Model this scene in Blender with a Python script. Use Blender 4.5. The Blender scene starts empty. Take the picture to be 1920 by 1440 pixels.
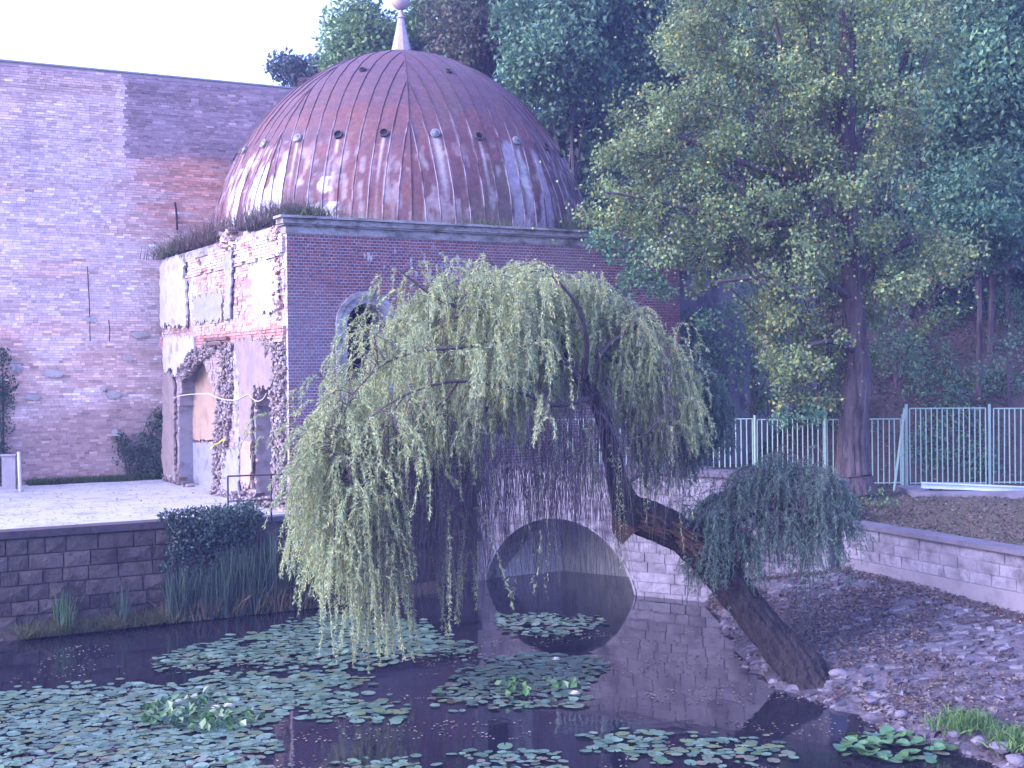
import bpy, math, random
import numpy as np
from mathutils import Vector, Matrix
from mathutils.geometry import tessellate_polygon
random.seed(11)
rng = np.random.default_rng(11)
scn = bpy.context.scene
COL = scn.collection
R = math.radians

# ------------------------------------------------------------------ camera, sky, sun, exposure
FOC, CX, CY, HOR, ROLL, EYE = 2450.0, 960.0, 720.0, 690.0, 0.010, 5.5
cam_d = bpy.data.cameras.new('camera')
cam = bpy.data.objects.new('camera', cam_d); COL.objects.link(cam)
cam_d.sensor_width = 36; cam_d.lens = 36 * FOC / 1920
cam_d.clip_start = 0.1; cam_d.clip_end = 2000
PITCH = math.atan((CY - HOR) / FOC)
CM = Matrix.Rotation(math.pi / 2 - PITCH, 4, 'X') @ Matrix.Rotation(-ROLL, 4, 'Z')
cam.matrix_world = Matrix.Translation((0, 0, EYE)) @ CM
scn.camera = cam

SUN_EL, SUN_AZ = R(33), R(-112)      # azimuth from +Y, clockwise; the sun stands to the left, a little behind the camera
sun_to = Vector((math.sin(SUN_AZ) * math.cos(SUN_EL), math.cos(SUN_AZ) * math.cos(SUN_EL), math.sin(SUN_EL)))
world = bpy.data.worlds.new('World'); scn.world = world; world.use_nodes = True
wn = world.node_tree; wn.nodes.clear()
sky = wn.nodes.new('ShaderNodeTexSky'); sky.sky_type = 'NISHITA'; sky.sun_disc = False
sky.sun_elevation = SUN_EL; sky.sun_rotation = SUN_AZ; sky.air_density = 1.0; sky.dust_density = 2.6; sky.ozone_density = 1.5
tint = wn.nodes.new('ShaderNodeMix'); tint.data_type = 'RGBA'; tint.blend_type = 'MULTIPLY'; tint.inputs[0].default_value = 1
tint.inputs[7].default_value = (0.92, 0.91, 1.46, 1)
bg = wn.nodes.new('ShaderNodeBackground'); bg.inputs[1].default_value = 0.15
wo = wn.nodes.new('ShaderNodeOutputWorld')
wn.links.new(sky.outputs[0], tint.inputs[6]); wn.links.new(tint.outputs[2], bg.inputs[0]); wn.links.new(bg.outputs[0], wo.inputs[0])
sl = bpy.data.lights.new('sun', 'SUN'); sl.energy = 0.5; sl.angle = R(70); sl.color = (1.0, 0.95, 0.93)
so = bpy.data.objects.new('sun', sl); COL.objects.link(so); so.location = (-30, -10, 40)
so.rotation_euler = sun_to.to_track_quat('Z', 'Y').to_euler()
vs = scn.view_settings
scn.display_settings.display_device = 'sRGB'
vs.view_transform = 'Standard'; vs.look = 'None'; vs.gamma = 1; vs.use_curve_mapping = False; vs.exposure = 2.4
scn.cycles.max_bounces = 8; scn.cycles.diffuse_bounces = 4; scn.cycles.transmission_bounces = 4; scn.cycles.glossy_bounces = 3
scn.cycles.use_denoising = True
scn.cycles.sample_clamp_indirect = 4

# ------------------------------------------------------------------ layout helpers
def ray(px, py):
    v = CM.to_3x3() @ Vector(((px - CX) / FOC, -(py - CY) / FOC, -1.0))
    return v
def P(px, py, d):
    "point seen at a pixel, d metres in front of the camera"
    v = ray(px, py); k = d / v.y
    return Vector((v.x * k, d, EYE + v.z * k))
def PZ(px, py, z):
    v = ray(px, py); k = (z - EYE) / v.z
    return Vector((v.x * k, v.y * k, z))
class Plane:
    "vertical plane: u runs along, z up, front face looks along -Y local"
    def __init__(s, x, y, th):
        s.o = Vector((x, y, 0)); s.th = th
        s.a = Vector((math.cos(th), math.sin(th), 0)); s.n = Vector((math.sin(th), -math.cos(th), 0))
    def uz(s, px, py):
        v = ray(px, py); e = Vector((0, 0, EYE))
        k = (s.o - e).dot(s.n) / v.dot(s.n)
        p = e + v * k
        return ((p - s.o).dot(s.a), p.z)
    def w(s, u, z, out=0.0):
        return s.o + s.a * u + Vector((0, 0, z)) + s.n * out

def setp(o, label=None, cat=None, group=None, kind=None):
    if label: o['label'] = label
    if cat: o['category'] = cat
    if group: o['group'] = group
    if kind: o['kind'] = kind
    return o
def adopt(o, parent):
    if parent is not None:
        o.parent = parent; o.matrix_parent_inverse = parent_world(parent).inverted()
    return o
def parent_world(p):
    m = p.matrix_basis.copy()
    if p.parent is not None:
        m = parent_world(p.parent) @ p.matrix_parent_inverse @ m
    return m
def empty(name, loc, label, cat, group=None):
    o = bpy.data.objects.new(name, None); COL.objects.link(o); o.location = loc
    o.empty_display_size = 0.3
    return setp(o, label, cat, group)
def mesh(name, V, F, mat, parent=None, smooth=False, C=None, loc=None, rot=None, col_attr='Col'):
    me = bpy.data.meshes.new(name)
    V = np.asarray(V, dtype=np.float32).reshape(-1, 3)
    if isinstance(F, np.ndarray):
        n, k = F.shape
        me.vertices.add(len(V)); me.vertices.foreach_set('co', V.ravel())
        me.loops.add(n * k); me.loops.foreach_set('vertex_index', F.astype(np.int32).ravel())
        me.polygons.add(n); me.polygons.foreach_set('loop_start', np.arange(n, dtype=np.int32) * k)
        me.update(calc_edges=True)
    else:
        me.from_pydata([tuple(map(float, v)) for v in V], [], [tuple(f) for f in F]); me.update()
    if C is not None:
        a = me.attributes.new(col_attr, 'FLOAT_COLOR', 'POINT')
        cc = np.ones((len(V), 4), dtype=np.float32); cc[:, :3] = C
        a.data.foreach_set('color', cc.ravel())
    me.polygons.foreach_set('use_smooth', np.full(len(me.polygons), bool(smooth)))
    if mat is not None: me.materials.append(mat)
    o = bpy.data.objects.new(name, me); COL.objects.link(o)
    if loc is not None: o.location = loc
    if rot is not None: o.rotation_euler = rot
    return adopt(o, parent)

BOXF = [(0,3,2,1),(4,5,6,7),(0,1,5,4),(1,2,6,5),(2,3,7,6),(3,0,4,7)]
class MB:
    def __init__(s): s.v = []; s.f = []
    def add(s, V, F):
        b = len(s.v); s.v += [tuple(p) for p in V]; s.f += [tuple(i + b for i in f) for f in F]; return s
    def box(s, x0, x1, y0, y1, z0, z1):
        return s.add([(x0,y0,z0),(x1,y0,z0),(x1,y1,z0),(x0,y1,z0),(x0,y0,z1),(x1,y0,z1),(x1,y1,z1),(x0,y1,z1)], BOXF)
    def tube(s, pts, rad, n=8, cap=True):
        V, F = tube(pts, rad, n, cap); return s.add(V, F)
    def out(s, name, mat, parent=None, **k):
        return mesh(name, s.v, s.f, mat, parent, **k)
def tube(pts, rad, n=8, cap=True, wob=0.0, seed=0):
    pts = [Vector(p) for p in pts]; V = []; F = []
    up = Vector((0.13, 0.21, 0.97))
    for i, p in enumerate(pts):
        t = (pts[min(i + 1, len(pts) - 1)] - pts[max(i - 1, 0)])
        t = t.normalized() if t.length > 1e-9 else Vector((0, 0, 1))
        if abs(t.dot(up)) > 0.95: up2 = Vector((1, 0, 0))
        else: up2 = up
        a = t.cross(up2).normalized(); b = t.cross(a).normalized()
        r = rad[i] if hasattr(rad, '__len__') else rad
        for j in range(n):
            an = 2 * math.pi * j / n
            rr = r * (1 + wob * math.sin(3 * an + i * .7 + seed) * .5 + wob * math.sin(7 * an + seed * 2 - i * .3) * .35)
            V.append(p + a * math.cos(an) * rr + b * math.sin(an) * rr)
    for i in range(len(pts) - 1):
        for j in range(n):
            k = (j + 1) % n
            F.append((i * n + j, i * n + k, (i + 1) * n + k, (i + 1) * n + j))
    if cap:
        F.append(tuple(range(n))[::-1]); F.append(tuple(range((len(pts) - 1) * n, len(pts) * n)))
    return V, F
def bark_tube(pts, rad, n, amp, sc, seed):
    V, F = tube(pts, rad, n, True); A = np.array([tuple(v) for v in V]); m_ = len(pts)
    C0 = np.repeat(np.array([tuple(p) for p in pts]), n, 0); D = A - C0; L_ = np.linalg.norm(D, axis=1, keepdims=True); D = D / (L_ + 1e-9)
    lo_ = fbm(A[:, 0], A[:, 1], A[:, 2] * .4, sc=sc, s=seed); an = np.tile(np.arange(n) / n * 2 * np.pi, m_); row = np.repeat(np.arange(m_), n)
    rid = np.abs(np.sin(an * 7 + 2.5 * fbm(row * .15, an, sc=1.0, s=seed + 3))); big = fbm(A[:, 0], A[:, 1], A[:, 2], sc=1.3, s=seed + 9)
    A = A + D * L_ * (((lo_ - .5) * amp + (rid - .6) * amp * .45 + (big - .5) * amp * 1.1)[:, None])
    return A, F
def spline(pts, k=6):
    "Catmull-Rom through rows of numbers"
    A = np.array(pts, dtype=float); n = len(A); out = []
    for i in range(n - 1):
        p0 = A[max(i - 1, 0)]; p1 = A[i]; p2 = A[i + 1]; p3 = A[min(i + 2, n - 1)]
        for j in range(k):
            t = j / k
            out.append(.5 * ((2 * p1) + (-p0 + p2) * t + (2 * p0 - 5 * p1 + 4 * p2 - p3) * t * t + (-p0 + 3 * p1 - 3 * p2 + p3) * t ** 3))
    out.append(A[-1]); return np.array(out)
def h3(ix, iy, iz, s):
    h = (ix * 374761393 + iy * 668265263 + iz * 1274126177 + s * 362437) & 0xffffffff
    h = ((h ^ (h >> 13)) * 1274126177) & 0xffffffff
    h = (h ^ (h >> 16)) & 0xffffff
    return h / float(0xffffff)
def vn(p, s=0):
    p = np.asarray(p, dtype=float); i = np.floor(p).astype(np.int64); f = p - i; f = f * f * (3 - 2 * f); o = 0
    for a in (0, 1):
        for b in (0, 1):
            for c in (0, 1):
                w = (f[:, 0] if a else 1 - f[:, 0]) * (f[:, 1] if b else 1 - f[:, 1]) * (f[:, 2] if c else 1 - f[:, 2])
                o = o + w * h3(i[:, 0] + a, i[:, 1] + b, i[:, 2] + c, s)
    return o
def fbm(x, y=None, z=None, sc=1.0, oct=4, s=0):
    x = np.asarray(x, dtype=float); y = np.zeros_like(x) if y is None else np.asarray(y, dtype=float); z = np.zeros_like(x) if z is None else np.asarray(z, dtype=float)
    p = np.stack([x, y, z], 1) * sc; a = .5; t = 0; o = 0
    for k in range(oct):
        o = o + a * vn(p, s + k * 17); t += a; p = p * 2.03 + 7.1; a *= .5
    return o / t
def sst(x, a, b): t = np.clip((x - a) / (b - a), 0, 1); return t * t * (3 - 2 * t)
def mixc(a, b, t): t = np.asarray(t)[..., None]; return a * (1 - t) + np.asarray(b) * t

# ------------------------------------------------------------------ materials
def newmat(name):
    m = bpy.data.materials.new(name); m.use_nodes = True; nt = m.node_tree
    b = nt.nodes['Principled BSDF']; return m, nt, b
def bump(nt, b, strength, scale, dist=0.02, det=6, coord='Object', stretch=None):
    tc = nt.nodes.new('ShaderNodeTexCoord'); n = nt.nodes.new('ShaderNodeTexNoise'); n.inputs['Scale'].default_value = scale; n.inputs['Detail'].default_value = det
    if stretch:
        mp = nt.nodes.new('ShaderNodeMapping'); mp.inputs['Scale'].default_value = stretch
        nt.links.new(tc.outputs[coord], mp.inputs[0]); nt.links.new(mp.outputs[0], n.inputs['Vector'])
    else: nt.links.new(tc.outputs[coord], n.inputs['Vector'])
    bp = nt.nodes.new('ShaderNodeBump'); bp.inputs['Strength'].default_value = strength; bp.inputs['Distance'].default_value = dist
    nt.links.new(n.outputs[0], bp.inputs['Height']); nt.links.new(bp.outputs[0], b.inputs['Normal']); return n
def surf(name, cols, scale=3, rough=.85, bstr=.5, bscale=30, stretch=None, rnd=0.0, spec=.3, dist=.02, lo=.3, hi=.7, metal=0, det=8):
    "mottled procedural surface; cols = 2..4 colours through a noise ramp, rnd = brightness change from piece to piece"
    m, nt, b = newmat(name)
    tc = nt.nodes.new('ShaderNodeTexCoord'); n = nt.nodes.new('ShaderNodeTexNoise'); n.inputs['Scale'].default_value = scale; n.inputs['Detail'].default_value = det
    n.inputs['Roughness'].default_value = .65
    src = tc.outputs['Object']
    geo = nt.nodes.new('ShaderNodeNewGeometry')
    src = geo.outputs['Position']
    if stretch:
        mp = nt.nodes.new('ShaderNodeMapping'); mp.inputs['Scale'].default_value = stretch; nt.links.new(src, mp.inputs[0]); src = mp.outputs[0]
    nt.links.new(src, n.inputs['Vector'])
    r = nt.nodes.new('ShaderNodeValToRGB'); el = r.color_ramp.elements
    while len(el) < len(cols): el.new(.5)
    for i, c in enumerate(cols):
        el[i].position = lo + (hi - lo) * i / (len(cols) - 1); el[i].color = (*c, 1)
    nt.links.new(n.outputs[0], r.inputs[0]); out = r.outputs[0]
    if rnd:
        oi = nt.nodes.new('ShaderNodeObjectInfo'); mr = nt.nodes.new('ShaderNodeMapRange'); mr.inputs[3].default_value = 1 - rnd; mr.inputs[4].default_value = 1 + rnd
        nt.links.new(oi.outputs['Random'], mr.inputs[0])
        mx = nt.nodes.new('ShaderNodeMix'); mx.data_type = 'RGBA'; mx.blend_type = 'MULTIPLY'; mx.inputs[0].default_value = 1
        nt.links.new(out, mx.inputs[6]); nt.links.new(mr.outputs[0], mx.inputs[7]); out = mx.outputs[2]
    nt.links.new(out, b.inputs['Base Color'])
    b.inputs['Roughness'].default_value = rough; b.inputs['Specular IOR Level'].default_value = spec; b.inputs['Metallic'].default_value = metal
    n2 = nt.nodes.new('ShaderNodeTexNoise'); n2.inputs['Scale'].default_value = bscale; n2.inputs['Detail'].default_value = 6
    nt.links.new(src, n2.inputs['Vector'])
    bp = nt.nodes.new('ShaderNodeBump'); bp.inputs['Strength'].default_value = bstr; bp.inputs['Distance'].default_value = dist
    nt.links.new(n2.outputs[0], bp.inputs['Height']); nt.links.new(bp.outputs[0], b.inputs['Normal'])
    return m
def attrmat(name, rough=.85, amt=.35, scale=14, bstr=.5, bscale=40, spec=.25, dist=.015):
    "surface colour comes from the mesh colour attribute, broken by noise"
    m, nt, b = newmat(name)
    a = nt.nodes.new('ShaderNodeAttribute'); a.attribute_name = 'Col'
    geo = nt.nodes.new('ShaderNodeNewGeometry')
    n = nt.nodes.new('ShaderNodeTexNoise'); n.inputs['Scale'].default_value = scale; n.inputs['Detail'].default_value = 8; n.inputs['Roughness'].default_value = .7
    nt.links.new(geo.outputs['Position'], n.inputs['Vector'])
    mr = nt.nodes.new('ShaderNodeMapRange'); mr.inputs[1].default_value = .3; mr.inputs[2].default_value = .7; mr.inputs[3].default_value = 1 - amt; mr.inputs[4].default_value = 1 + amt
    nt.links.new(n.outputs[0], mr.inputs[0])
    mx = nt.nodes.new('ShaderNodeMix'); mx.data_type = 'RGBA'; mx.blend_type = 'MULTIPLY'; mx.inputs[0].default_value = 1
    nt.links.new(a.outputs['Color'], mx.inputs[6]); nt.links.new(mr.outputs[0], mx.inputs[7]); nt.links.new(mx.outputs[2], b.inputs['Base Color'])
    b.inputs['Roughness'].default_value = rough; b.inputs['Specular IOR Level'].default_value = spec
    n2 = nt.nodes.new('ShaderNodeTexNoise'); n2.inputs['Scale'].default_value = bscale; n2.inputs['Detail'].default_value = 6
    nt.links.new(geo.outputs['Position'], n2.inputs['Vector'])
    bp = nt.nodes.new('ShaderNodeBump'); bp.inputs['Strength'].default_value = bstr; bp.inputs['Distance'].default_value = dist
    nt.links.new(n2.outputs[0], bp.inputs['Height']); nt.links.new(bp.outputs[0], b.inputs['Normal'])
    return m
def leafmat(name, trans=.3, rough=.5, spec=.35):
    m, nt, b = newmat(name)
    a = nt.nodes.new('ShaderNodeAttribute'); a.attribute_name = 'Col'
    nt.links.new(a.outputs['Color'], b.inputs['Base Color']); b.inputs['Roughness'].default_value = rough; b.inputs['Specular IOR Level'].default_value = spec
    tr = nt.nodes.new('ShaderNodeBsdfTranslucent'); nt.links.new(a.outputs['Color'], tr.inputs[0])
    mx = nt.nodes.new('ShaderNodeMixShader'); mx.inputs[0].default_value = trans
    o = nt.nodes['Material Output']; nt.links.new(b.outputs[0], mx.inputs[1]); nt.links.new(tr.outputs[0], mx.inputs[2]); nt.links.new(mx.outputs[0], o.inputs[0])
    return m
M = dict(
    brick=attrmat('weathered_brick', amt=.22, scale=22, bstr=.5, bscale=60),
    mortar=surf('pale_mortar', [(.16,.15,.18),(.28,.265,.30),(.22,.205,.235)], scale=2.5, bstr=.6, bscale=40),
    darkmortar=surf('grey_mortar', [(.20,.17,.18),(.36,.32,.34),(.27,.24,.26)], scale=1.5, bstr=.6, bscale=40),
    plaster=surf('white_plaster', [(.22,.21,.22),(.42,.40,.395),(.33,.32,.32)], scale=1.6, bstr=.5, bscale=14, lo=.35, hi=.6),
    pinkplaster=surf('pink_lime_plaster', [(.12,.095,.10),(.25,.20,.195),(.20,.165,.16),(.16,.15,.165)], scale=1.8, bstr=.6, bscale=16),
    ochre=surf('faded_ochre_plaster', [(.24,.17,.14),(.36,.27,.20),(.30,.23,.19)], scale=1.6, bstr=.4, bscale=16),
    blueplaster=surf('grey_lime_wash', [(.13,.135,.16),(.26,.27,.31),(.19,.19,.23)], scale=2.4, bstr=.5, bscale=20),
    cement=surf('weathered_render', [(.07,.07,.062),(.19,.185,.175),(.34,.33,.35),(.13,.125,.125)], scale=2.2, bstr=.6, bscale=18, stretch=(1,1,2.2)),
    stonegrey=surf('grey_ashlar', [(.05,.047,.06),(.15,.14,.17),(.22,.21,.25),(.085,.08,.095)], scale=2.0, bstr=.7, bscale=22, rnd=.16),
    stonebrown=surf('brown_sandstone', [(.030,.022,.026),(.068,.05,.050),(.105,.083,.078),(.045,.035,.04)], scale=2.6, bstr=.9, bscale=14, rnd=.3, dist=.04),
    rubble=attrmat('rubble_stone', amt=.4, scale=12, bstr=.8, bscale=30),
    coping=surf('dark_coping_stone', [(.035,.028,.034),(.07,.055,.065),(.05,.04,.047)], scale=3, bstr=.6, bscale=20, rnd=.12),
    greycoping=surf('slate_grey_coping', [(.07,.065,.085),(.12,.11,.14),(.09,.085,.105)], scale=3, bstr=.5, bscale=24, rnd=.1),
    dome=attrmat('rusted_sheet_metal', rough=.72, amt=.28, scale=8, bstr=.35, bscale=16, spec=.25),
    finial=surf('pinkish_painted_metal', [(.26,.20,.22),(.38,.32,.34),(.32,.26,.28)], scale=3, rough=.6, bstr=.2, bscale=30),
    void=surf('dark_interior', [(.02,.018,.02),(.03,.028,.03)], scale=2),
    black=surf('black_rail_paint', [(.015,.013,.015),(.03,.026,.03)], scale=9, rough=.5),
    greenmetal=surf('pale_green_fence_paint', [(.20,.34,.28),(.30,.44,.37),(.24,.33,.28)], scale=7, rough=.5, bstr=.2),
    bluemetal=surf('pale_blue_painted_beam', [(.36,.45,.60),(.55,.64,.76)], scale=2, rough=.35, bstr=.1),
    whitepaint=surf('white_paint', [(.45,.45,.48),(.60,.60,.63)], scale=6, rough=.6, bstr=.2),
    rope=surf('off_white_rope', [(.60,.58,.55),(.75,.73,.70)], scale=40, rough=.9),
    yellow=surf('yellow_tape', [(.62,.52,.05),(.75,.66,.12)], scale=12, rough=.5),
    board=surf('grey_board', [(.20,.19,.21),(.28,.27,.30)], scale=3, rough=.8),
    bark=surf('furrowed_bark', [(.022,.017,.02),(.06,.047,.05),(.10,.082,.088),(.04,.031,.035)], scale=5, bstr=1.0, bscale=16, stretch=(1,1,.22), dist=.07),
    willowbark=surf('dark_willow_bark', [(.006,.005,.006),(.014,.011,.013),(.026,.021,.023),(.009,.008,.009)], scale=6, bstr=1.0, bscale=18, dist=.06, stretch=(1,1,.6)),
    limbbark=surf('grey_brown_limb_bark', [(.03,.024,.03),(.07,.058,.065),(.11,.09,.095)], scale=6, bstr=.8, bscale=22),
    torn=surf('torn_brown_wood', [(.03,.017,.014),(.11,.06,.04),(.06,.032,.026)], scale=6, bstr=1.0, bscale=24, stretch=(.5,1,2), dist=.05),
    twig=surf('purple_brown_twigs', [(.045,.035,.045),(.09,.07,.085)], scale=4, bstr=.1),
    ptwig=surf('yellowish_willow_twigs', [(.13,.12,.08),(.20,.18,.13)], scale=4, bstr=.1),
    leaf=leafmat('leaf'), litter=leafmat('dead_leaf', .1, .7), pad=leafmat('lily_leaf', .08, .38, .5), petal=leafmat('white_petal', .3),
    gravel=surf('pale_trodden_gravel', [(.22,.225,.25),(.33,.335,.36),(.40,.40,.42),(.28,.28,.30)], scale=1.3, bstr=.8, bscale=24, rough=.95, det=12),
    earth=surf('leafy_dark_earth', [(.025,.02,.02),(.07,.05,.045),(.04,.04,.03),(.10,.075,.07)], scale=2.2, bstr=1.0, bscale=9, dist=.08, det=12),
    bankmat=surf('stony_bank_earth', [(.04,.036,.045),(.10,.09,.11),(.065,.057,.07),(.125,.115,.14)], scale=1.6, bstr=1.0, bscale=8, dist=.08, det=12),
    lawnmat=surf('worn_leafy_lawn', [(.05,.05,.03),(.11,.08,.06),(.08,.075,.045),(.13,.10,.08)], scale=1.8, bstr=1.0, bscale=12, dist=.05, det=12),
    concrete=surf('grey_concrete', [(.12,.11,.135),(.20,.185,.215),(.16,.15,.175)], scale=1.2, bstr=.4, bscale=20),
    oldwall=surf('stained_concrete_wall', [(.04,.04,.055),(.11,.105,.13),(.18,.17,.20),(.08,.075,.09)], scale=1.2, bstr=.6, bscale=12, stretch=(1,1,.5)),
    glass=surf('dusty_grey_glass', [(.07,.08,.11),(.14,.145,.18)], scale=6, rough=.3, spec=.6),
    patch=surf('light_grey_sheet_metal', [(.34,.33,.38),(.46,.44,.50)], scale=5, rough=.5),
)
# water
wm, nt, b = newmat('dark_pond_water')
b.inputs['Base Color'].default_value = (.010, .010, .016, 1); b.inputs['Roughness'].default_value = .035; b.inputs['IOR'].default_value = 1.333
b.inputs['Specular IOR Level'].default_value = .85
bump(nt, b, .10, 2.2, .03, 4, 'Object'); M['water'] = wm

# ------------------------------------------------------------------ setting: ground, water, terrace, hill, bank
TER = 2.04
g = mesh('ground', [(-110,-30,-1.6),(130,-30,-1.6),(130,170,-1.6),(-110,170,-1.6)], [(0,1,2,3)], M['earth']); setp(g, kind='structure')
g = mesh('water', [(-40,-12,0),(16,-12,0),(16,42,0),(-40,42,0)], [(0,1,2,3)], M['water']); setp(g, kind='structure')

FAC = Plane(-5.387, 31.5, R(29.5)); FLEN = 11.7
LFT_END = Vector((-5.387 - .4924 * 11.55, 31.5 + .8704 * 11.55))
LEF = Plane(LFT_END.x, LFT_END.y, R(29.5 - 90)); LLEN = 11.55
GRW = Plane(-15.67 - .8829 * 16, 40.1 - .4695 * 16, R(28.0))        # great wall
RET = Plane(-10.75 - .8625 * 9, 27.4 - .506 * 9, R(30.4)); RLEN = 9 + 5.62
Cc = RET.w(RLEN, 0)
Q = Vector((-.95, 33.95, 0))
QUA = Plane(Cc.x, Cc.y, math.atan2(Q.y - Cc.y, Q.x - Cc.x)); QLEN = (Q - Cc).length
BRI = Plane(Q.x, Q.y, R(-33.4)); BLEN = 9.45
Bend = BRI.w(9.9, 0)
RGT = Plane(Bend.x + .02, Bend.y, R(-66.6)); GLEN = 18.0

def grid_surface(name, fn, nu, nv, mat, kind='structure', smooth=True, C=None):
    U, W = np.meshgrid(np.linspace(0, 1, nu), np.linspace(0, 1, nv), indexing='ij')
    V = fn(U.ravel(), W.ravel())
    i = np.arange((nu - 1) * (nv - 1)); a = i // (nv - 1); c = i % (nv - 1); q = a * nv + c
    F = np.stack([q, q + nv, q + nv + 1, q + 1], 1)
    o = mesh(name, V, F, mat, smooth=smooth); setp(o, kind=kind); return o, V
def terr(u, w):
    # u along the waterside edge, w back to the great wall and beyond
    e0 = np.array([RET.w(0, 0)[:2], RET.w(RLEN, 0)[:2], Q[:2], (Q + FAC.a * .5)[:2]], dtype=float)
    L = np.array([0, .7, .97, 1.0])
    x = np.interp(u, L, e0[:, 0]); y = np.interp(u, L, e0[:, 1])
    x = x - .4695 * w * 22; y = y + .8829 * w * 22
    z = TER + (fbm(x, y, sc=.8, s=3) - .5) * .05
    return np.stack([x + FAC.n.x * .02 * 0, y, z], 1)
grid_surface('terrace_ground', terr, 90, 90, M['gravel'])
g = mesh('terrace_ground', [RET.w(-60, TER - .06, 0), RET.w(.5, TER - .06, 0), RET.w(.5, TER - .06, -40), RET.w(-60, TER - .06, -40)], [(0,1,2,3)], M['gravel']); setp(g, kind='structure')

def hill(x, y):
    y0 = np.interp(x, [-60, -8, -3, 5, 8, 12, 60], [64, 60, 51, 42.5, 39, 37, 33])
    s = np.interp(x, [-60, -8, 0, 8, 60], [.25, .3, .62, .80, .85])
    t = np.maximum(0, y - y0)
    z = np.interp(x, [-60, -1, 4, 60], [1.5, 1.5, 2.05, 2.05]) + 24 * (1 - np.exp(-s * t / 24))
    return z + (fbm(x, y, sc=.5, s=9) - .5) * .9 * np.minimum(1, t / 2)
def hs(u, w):
    x = -70 + 170 * u; y = 35.6 + 110 * w ** 2
    return np.stack([x, y, hill(x, y)], 1)
grid_surface('hillside', hs, 170, 90, M['earth'])
def hz(x, y): return float(hill(np.array([x]), np.array([y]))[0])

EE = np.array([(4.5,30.4),(4.5,28.5),(4.4,26.7),(4.3,24.6),(4.35,23.4),(4.75,21.5),(5.3,20.4),(5.8,19.2),(6.7,17.7),(7.6,16),(9,13),(11,8)])
BB = np.array([(5.0,30.0),(6.2,29.2),(7.32,28.45),(7.85,27.2),(8.35,26.1),(8.9,24.9),(9.3,23.95),(9.85,22.7),(10.7,20.8),(11.7,18.5),(13.2,15),(15.5,10)])
ZB = np.array([.5,.8,1.05,1.05,1.0,.97,.92,.88,.85,.8,.8,.8])
def bankxy(u, w):
    t = u * (len(EE) - 1); k = np.arange(len(EE))
    w2 = -.22 + 1.24 * w
    ex, ey = np.interp(t, k, EE[:, 0]), np.interp(t, k, EE[:, 1]); bx, by = np.interp(t, k, BB[:, 0]), np.interp(t, k, BB[:, 1]); zb = np.interp(t, k, ZB)
    wob = (fbm(ex * 1.0, ey, sc=1.3, s=4) - .5) * .7
    ex = ex + wob * .5; x = ex + (bx - ex) * w2; y = ey + (by - ey) * w2
    z = np.where(w2 < 0, w2 * 3.0, zb * np.clip(w2, 0, 1) ** .75)
    z = z + (fbm(x, y, sc=1.6, s=6) - .5) * .32 * np.clip(1 - w2, 0, 1) * np.clip((w2 + .1) * 6, 0, 1)
    return x, y, z
def bankf(u, w):
    x, y, z = bankxy(u, w); return np.stack([x, y, z], 1)
BANKO, BANKV = grid_surface('bank', bankf, 220, 80, M['bankmat'])
def lawnf(u, w):
    p = RGT.w(0, 0); x0 = RGT.o.x + RGT.a.x * GLEN * u; y0 = RGT.o.y + RGT.a.y * GLEN * u
    xb = 7.0 + 24 * u; yb = 36.4 - 6 * u
    x = x0 + .25 + (xb - x0) * w; y = y0 + .12 + (yb - y0) * w
    z = 1.96 + .2 * w + (fbm(x, y, sc=1.2, s=12) - .5) * .12 * np.clip(w * 8, 0, 1)
    return np.stack([x, y, z], 1)
grid_surface('lawn', lawnf, 80, 90, M['lawnmat'])
# footpath over the bridge, up to the fence
dk = [BRI.w(.0, 2.90, -2.30), BRI.w(8.0, 2.90, -2.30), Vector((7.0, 33.3, 2.75)), Vector((6.4, 35.9, 2.6)), Vector((3.9, 36.6, 2.85)), FAC.w(6.0, 2.90, -.05)]  # front edge set back: added gap lets skylight onto the arch's inner wall
g = mesh('path', dk, [(0,1,2,3,4,5)], M['concrete']); setp(g, kind='structure')

# thin blue haze that fades the hill, also added to lift dark tones
hm = bpy.data.materials.new('added_blue_haze'); hm.use_nodes = True; hn = hm.node_tree; hn.nodes.clear()
hv = hn.nodes.new('ShaderNodeVolumePrincipled'); hv.inputs['Color'].default_value = (.42, .48, 1.0, 1); hv.inputs['Density'].default_value = .0011
ho = hn.nodes.new('ShaderNodeOutputMaterial'); hn.links.new(hv.outputs[0], ho.inputs['Volume'])
hb = [(x_, y_, z_) for z_ in (-2.8, 62) for x_, y_ in ((-120, -40), (140, -40), (140, 180), (-120, 180))]
g = mesh('added_haze', hb, [(0,3,2,1),(4,5,6,7),(0,1,5,4),(1,2,6,5),(2,3,7,6),(3,0,4,7)], hm); setp(g, kind='stuff')

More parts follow.
